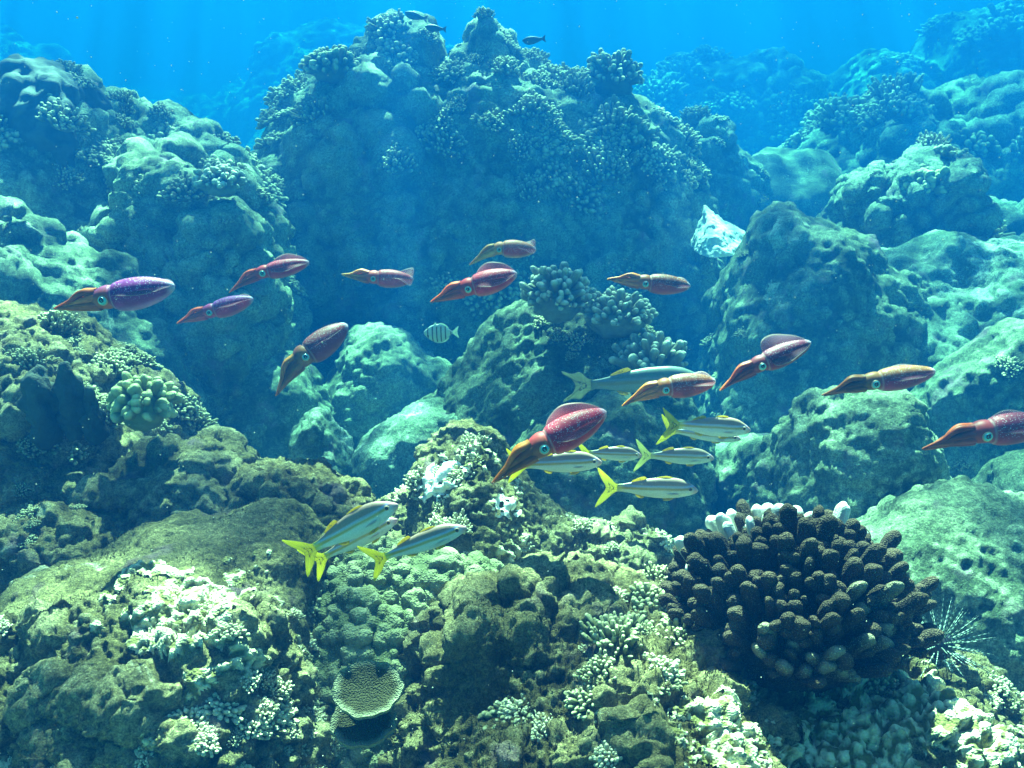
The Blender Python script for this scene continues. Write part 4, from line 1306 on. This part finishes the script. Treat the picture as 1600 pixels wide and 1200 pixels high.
def goatfish(label, tail, nose, Y, yaw=0.0, tone=1.0, pale=0.0, bodyh=1.15, fork=0.205, bend=0.0, back=(0.27, 0.165, 0.12), tailc=(0.62, 0.54, 0.01), dors=True):
    root = empty('goatfish')
    tag(root, label, 'fish', 'silver fish with a yellow stripe')
    xs = np.linspace(0, 1, 70) ** 1.15 * 0.84
    zt = smooth_interp(xs, GX, GT) * bodyh
    zb_ = smooth_interp(xs, GX, GB) * bodyh
    hw = smooth_interp(xs, GX, GW)
    V, fcs, ang = loft(-xs, zt, zb_, hw, 48, 1.9)
    xr = -V[:, 0]
    ztv = np.interp(xr, xs, zt)
    zbv = np.interp(xr, xs, zb_)
    # stripe height follows from the eye to the tail base
    zs = np.interp(xr, [0, 0.1, 0.4, 0.84], [0.022, 0.026, 0.028, 0.006]) * bodyh
    d = (V[:, 2] - zs)
    white = np.array([0.50, 0.53, 0.58])
    bk = np.array(back)
    col = lerp3(white, bk, sstep(0.05, 0.35, d / np.maximum(ztv - zs, 1e-3)))
    blue = np.exp(-((d - 0.026) / 0.009) ** 2)
    col = col + (np.array([0.30, 0.42, 0.72]) - col) * (blue * 0.8)[:, None]
    yel = np.exp(-((d) / 0.0145) ** 4) * sstep(0.07, 0.12, xr)
    col = col + (np.array([0.36, 0.23, 0.012]) - col) * (yel * 0.98)[:, None]
    bel = sstep(0.0, 0.8, -d / np.maximum(zs - zbv, 1e-3))
    col = col + (np.array([0.56, 0.58, 0.62]) - col) * (bel * 0.6)[:, None]
    pink = 1 - sstep(0.02, 0.10, xr)
    col = col + (np.array([0.58, 0.24, 0.22]) - col) * (pink * 0.8)[:, None]
    tb = sstep(0.74, 0.84, xr)
    col = col + (np.array(tailc) * 0.9 - col) * (tb * 0.8)[:, None]
    gill = np.exp(-((xr - 0.185 - 0.9 * (V[:, 2] - 0.0) ** 2 * 10) / 0.004) ** 2) * (d < 0.005)
    col = col * (1 - 0.35 * gill)[:, None]
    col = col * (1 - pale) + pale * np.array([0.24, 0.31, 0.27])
    V[:, 1] += bend * np.clip(xr - 0.4, 0, 1) ** 2
    me = mesh_np('fish_body', V, fcs, True, np.clip(col * tone, 0.01, 1))
    link('fish_body', me, M['fish'], root)
    ez = 0.026 * bodyh
    for sd in (-1, 1):
        e = link('eye', mesh_np('eye', ICO2[0] * np.array([0.024, 0.010, 0.024]), ICO2[1]), M['gold'], root)
        e.location = (-0.092, sd * 0.043, ez)
        pu = link('pupil', mesh_np('pupil', ICO2[0] * np.array([0.017, 0.008, 0.017]), ICO2[1]), M['black'], e)
        pu.location = (0, sd * 0.0045, 0)
    tc = np.array(tailc)
    cf = lambda x, z: tc * (1 - 0.15 * math.sin(z * 260)) * (0.8 + 0.3 * min(1, abs(z) * 6))
    yb = bend * 0.44 ** 2
    fk_ = fork
    tf = flat_fin('tail_fin', [(-0.80, 0.036), (-0.86, 0.050), (-0.92, 0.115), (-0.98, fk_ * 0.78), (-1.06, fk_ * 1.08), (-1.045, fk_ * 0.80), (-1.0, 0.085), (-0.965, 0.03), (-0.955, 0.0), (-0.965, -0.03),
                               (-1.0, -0.085), (-1.045, -fk_ * 0.80), (-1.06, -fk_ * 1.08), (-0.98, -fk_ * 0.78), (-0.92, -0.11), (-0.86, -0.045), (-0.80, -0.03)], M['fish_fin'], root, cf, 0.008, yb)
    yc = lambda x, z: np.array([0.62, 0.44, 0.03])
    if dors:
        flat_fin('dorsal_fin', [(-0.25, 0.112 * bodyh), (-0.30, 0.138 * bodyh), (-0.36, 0.140 * bodyh), (-0.44, 0.124 * bodyh), (-0.46, 0.105 * bodyh)], M['fish_fin'], root, yc, 0.007)
    flat_fin('dorsal_fin', [(-0.53, 0.10 * bodyh), (-0.56, 0.132 * bodyh), (-0.62, 0.118 * bodyh), (-0.70, 0.078 * bodyh), (-0.69, 0.06 * bodyh)], M['fish_fin'], root, yc, 0.007)
    flat_fin('anal_fin', [(-0.54, -0.072 * bodyh), (-0.57, -0.105 * bodyh), (-0.63, -0.088 * bodyh), (-0.66, -0.052 * bodyh)], M['fish_fin'], root, yc, 0.007)
    wc = lambda x, z: np.array([0.62, 0.56, 0.56])
    for sd in (-1, 1):
        flat_fin('pelvic_fin', [(-0.24, -0.078 * bodyh), (-0.29, -0.112 * bodyh), (-0.37, -0.110 * bodyh), (-0.34, -0.082 * bodyh)], M['fish_fin'], root, yc, 0.006, sd * 0.02)
        p_ = flat_fin('pectoral_fin', [(-0.21, -0.016), (-0.27, -0.008), (-0.345, -0.026), (-0.28, -0.034), (-0.22, -0.026)], M['fish_fin'], root, wc, 0.006, sd * 0.068)
    put(root, (-1.0, 0.0), (0.0, 0.0), tail, nose, Y, yaw)
    return root


goatfish('goatfish nearest the camera in the left trio, uppermost with a bright green yellow tail', (470, 866), (621, 790), 1.34, 0.06)
goatfish('goatfish half hidden beneath the uppermost fish of the left trio', (490, 876), (620, 815), 1.41, 0.12, 0.95, bodyh=1.0)
goatfish('goatfish at the right of the left trio, swimming slightly lower', (580, 876), (729, 826), 1.36, 0.06, bodyh=1.0)
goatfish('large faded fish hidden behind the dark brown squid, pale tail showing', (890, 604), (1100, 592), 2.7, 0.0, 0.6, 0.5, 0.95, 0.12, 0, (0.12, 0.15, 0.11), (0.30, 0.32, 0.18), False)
goatfish('highest goatfish of the right group with a bright yellow tail', (1040, 664), (1173, 672), 1.95, 0.0)
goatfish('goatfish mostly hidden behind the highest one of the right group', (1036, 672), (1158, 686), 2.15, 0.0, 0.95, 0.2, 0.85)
goatfish('goatfish partly behind the arms of the crimson squid, pink snout', (800, 728), (941, 722), 1.85, 0.0)
goatfish('dim goatfish between the crimson squid and the middle fish of the right group', (905, 708), (1003, 712), 2.15, 0.0, 0.85)
goatfish('goatfish in the middle of the right group with a pale tail', (998, 712), (1116, 716), 2.05, 0.0, 1.0, 0.1, 1.1, 0.23, tailc=(0.60, 0.60, 0.25))
goatfish('lowest goatfish of the right group over the dark hollow', (940, 762), (1091, 766), 1.85, 0.0, 0.95, 0.05, 1.08, 0.22, tailc=(0.66, 0.58, 0.06))


def tang(label, tail, nose, Y):
    root = empty('surgeonfish')
    tag(root, label, 'fish')
    xs = np.linspace(0, 1, 90) ** 1.2 * 0.82
    kx = np.array([0.0, 0.03, 0.10, 0.20, 0.32, 0.45, 0.58, 0.68, 0.76, 0.82])
    zt = smooth_interp(xs, kx, np.array([0.0, 0.05, 0.13, 0.21, 0.255, 0.26, 0.215, 0.14, 0.06, 0.04]))
    zb_ = smooth_interp(xs, kx, np.array([-0.03, -0.07, -0.13, -0.20, -0.245, -0.25, -0.21, -0.13, -0.055, -0.038]))
    hw = smooth_interp(xs, kx, np.array([0.006, 0.03, 0.055, 0.075, 0.085, 0.08, 0.06, 0.04, 0.02, 0.012]))
    V, fcs, ang = loft(-xs, zt, zb_, hw, 56, 1.8)
    xr = -V[:, 0]
    col = np.tile(np.array([0.50, 0.60, 0.52]), (len(V), 1))
    for bx, w in ((0.12, 0.018), (0.25, 0.019), (0.37, 0.019), (0.49, 0.019), (0.61, 0.018), (0.76, 0.012)):
        cx = bx + 0.25 * (V[:, 2] ** 2) * (1 if bx < 0.4 else 0.6) - 0.04 * (V[:, 2] > 0)* V[:, 2]
        b = np.exp(-((xr - cx) / w) ** 4) * sstep(-0.22, -0.17, V[:, 2])
        col = col * (1 - 0.95 * b)[:, None] + 0.015 * b[:, None]
    link('fish_body', mesh_np('fish_body', V, fcs, True, np.clip(col, 0.01, 1)), M['tang'], root)
    for sd in (-1, 1):
        e = link('eye', mesh_np('eye', ICO2[0] * np.array([0.022, 0.01, 0.022]), ICO2[1]), M['black'], root)
        e.location = (-0.125, sd * 0.058, 0.06)
    gc = lambda x, z: np.array([0.42, 0.54, 0.46])
    flat_fin('tail_fin', [(-0.80, 0.035), (-0.88, 0.10), (-0.99, 0.19), (-0.955, 0.08), (-0.94, 0.0), (-0.955, -0.08), (-0.99, -0.19), (-0.88, -0.10), (-0.80, -0.035)], M['fish_fin'], root, gc, 0.01)
    flat_fin('dorsal_fin', [(-0.22, 0.215), (-0.30, 0.28), (-0.45, 0.30), (-0.60, 0.265), (-0.70, 0.17), (-0.70, 0.11), (-0.58, 0.20), (-0.42, 0.25)], M['fish_fin'], root, gc, 0.01)
    flat_fin('anal_fin', [(-0.40, -0.24), (-0.46, -0.29), (-0.58, -0.265), (-0.70, -0.16), (-0.70, -0.10), (-0.58, -0.19)], M['fish_fin'], root, gc, 0.01)
    flat_fin('pelvic_fin', [(-0.26, -0.215), (-0.33, -0.30), (-0.38, -0.295), (-0.36, -0.235)], M['fish_fin'], root, gc, 0.01)
    put(root, (-1.0, 0), (0, 0), tail, nose, Y)
    root.scale = (root.scale[0],) * 3


tang('pale fish with black vertical bars swimming left before the dark boulder', (718, 519), (662, 521), 3.1)

for lab, ta, no, Y in (('dark distant fish above the right shoulder of the central boulder', (853, 60), (816, 64), 5.6),
                       ('dark distant fish at the crest of the central boulder, right of its partner', (698, 46), (664, 42), 5.4),
                       ('dark distant fish skimming the highest coral of the central boulder', (668, 30), (632, 20), 5.4)):
    rt = empty('distant_fish')
    tag(rt, lab, 'fish')
    xs = np.linspace(0, 1, 30) * 0.84
    zt = smooth_interp(xs, GX, GT * 1.5)
    zb_ = smooth_interp(xs, GX, GB * 1.6)
    V, fcs, ang = loft(-xs, zt, zb_, smooth_interp(xs, GX, GW), 20)
    link('fish_body', mesh_np('fish_body', V, fcs, True, np.full((len(V), 3), 0.035)), M['tang'], rt)
    flat_fin('tail_fin', [(-0.82, 0.03), (-0.9, 0.1), (-1.0, 0.16), (-0.95, 0.0), (-1.0, -0.16), (-0.9, -0.1), (-0.82, -0.03)], M['fish_fin'], rt, lambda x, z: np.array([0.04, 0.04, 0.05]), 0.01)
    put(rt, (-1.0, 0), (0, 0), ta, no, Y)

# ------------------------------------------------------------------ turf algae and drifting particles
def turf():
    v, f, n0 = [], [], 0
    r_ = np.random.default_rng(5)
    for o, n, boxes in ((rf, 26000, None), (ce, 20000, None), (lf, 9000, None), (cr, 5000, None), (lm3, 3000, None)):
        p, N = SURF[o.name]
        sx, sy = project(p)
        ok = (N[:, 2] > -0.2) & (sx > -40) & (sx < 1640) & (sy < 1240) & (p[:, 2] > o.location.z + 0.1)
        m = fbm(p * 7.0, 77, 3)
        ok &= m > 0.22
        idx = np.nonzero(ok)[0]
        i = r_.choice(idx, n)
        q = p[i] + r_.normal(0, 0.002, (n, 3))
        d = N[i] * 0.8 + r_.normal(0, 0.5, (n, 3)) + np.array([0, 0, 0.5])
        d /= np.linalg.norm(d, axis=1, keepdims=True)
        h = r_.uniform(0.002, 0.007, (n, 1))
        s_ = np.cross(d, r_.normal(0, 1, (n, 3)))
        s_ /= np.linalg.norm(s_, axis=1, keepdims=True)
        w = 0.0006
        v.append(np.stack([q - s_ * w - N[i] * 0.002, q + s_ * w - N[i] * 0.002, q + d * h * 0.6 + s_ * w * 0.8, q + d * h + r_.normal(0, 0.002, (n, 3))], 1).reshape(-1, 3))
        f.append(np.arange(n0, n0 + 4 * n).reshape(-1, 4))
        n0 += 4 * n
    tag(link('turf_algae', mesh_np('turf_algae', np.concatenate(v), np.concatenate(f), False), M['algae']),
        'short brown turf algae growing over the foreground rocks', 'algae', kind='stuff')


turf()


def snow():
    r_ = np.random.default_rng(3)
    g = Geo()
    v, f = ico(1)
    for i in range(2000):
        Y = 0.6 + 4.2 * r_.random() ** 1.3
        q = at(r_.uniform(-100, 1700), r_.uniform(-100, 1300), 1.0) - np.array([0, 0, ZC])
        q = q * Y + np.array([0, 0, ZC])
        s = r_.uniform(0.0003, 0.0008) * (0.5 + 0.4 * Y)
        g.add(q + v * s * r_.uniform(0.6, 1.4, 3), f)
    tag(link('drifting_particles', g.mesh('drifting_particles'), M['snow']), 'tiny pale particles drifting in the water', 'particles', kind='stuff')


snow()

# ------------------------------------------------------------------ the water body itself
def haze():
    m = bpy.data.materials.new('sea_water')
    m.use_nodes = True
    n, l = m.node_tree.nodes, m.node_tree.links
    n.remove(n['Principled BSDF'])
    v = n.new('ShaderNodeVolumePrincipled')
    dens = 0.23
    st = np.array([0.225, 0.088, 0.114])       # extinction per metre
    al = np.array([0.0015, 0.092, 0.285])         # share of it that scatters
    sc = st * al / dens
    ab = np.clip((st * (1 - al)) / dens / (1 - sc), 0, 1)
    ac = (1 - ab) ** 2
    v.inputs['Color'].default_value = (*sc, 1)
    v.inputs['Absorption Color'].default_value = (*ac, 1)
    v.inputs['Density'].default_value = dens
    v.inputs['Anisotropy'].default_value = 0.3
    l.new(v.outputs[0], n['Material Output'].inputs['Volume'])
    import bmesh
    b = bmesh.new()
    bmesh.ops.create_cube(b, size=1)
    me = bpy.data.meshes.new('haze')
    b.to_mesh(me)
    b.free()
    o = link('haze', me, m)
    o.location = (0, 60, (5.8 - 1.4) / 2)
    o.scale = (200, 160, 5.8 + 1.4)
    tag(o, 'blue sea water', 'water', kind='stuff')


haze()
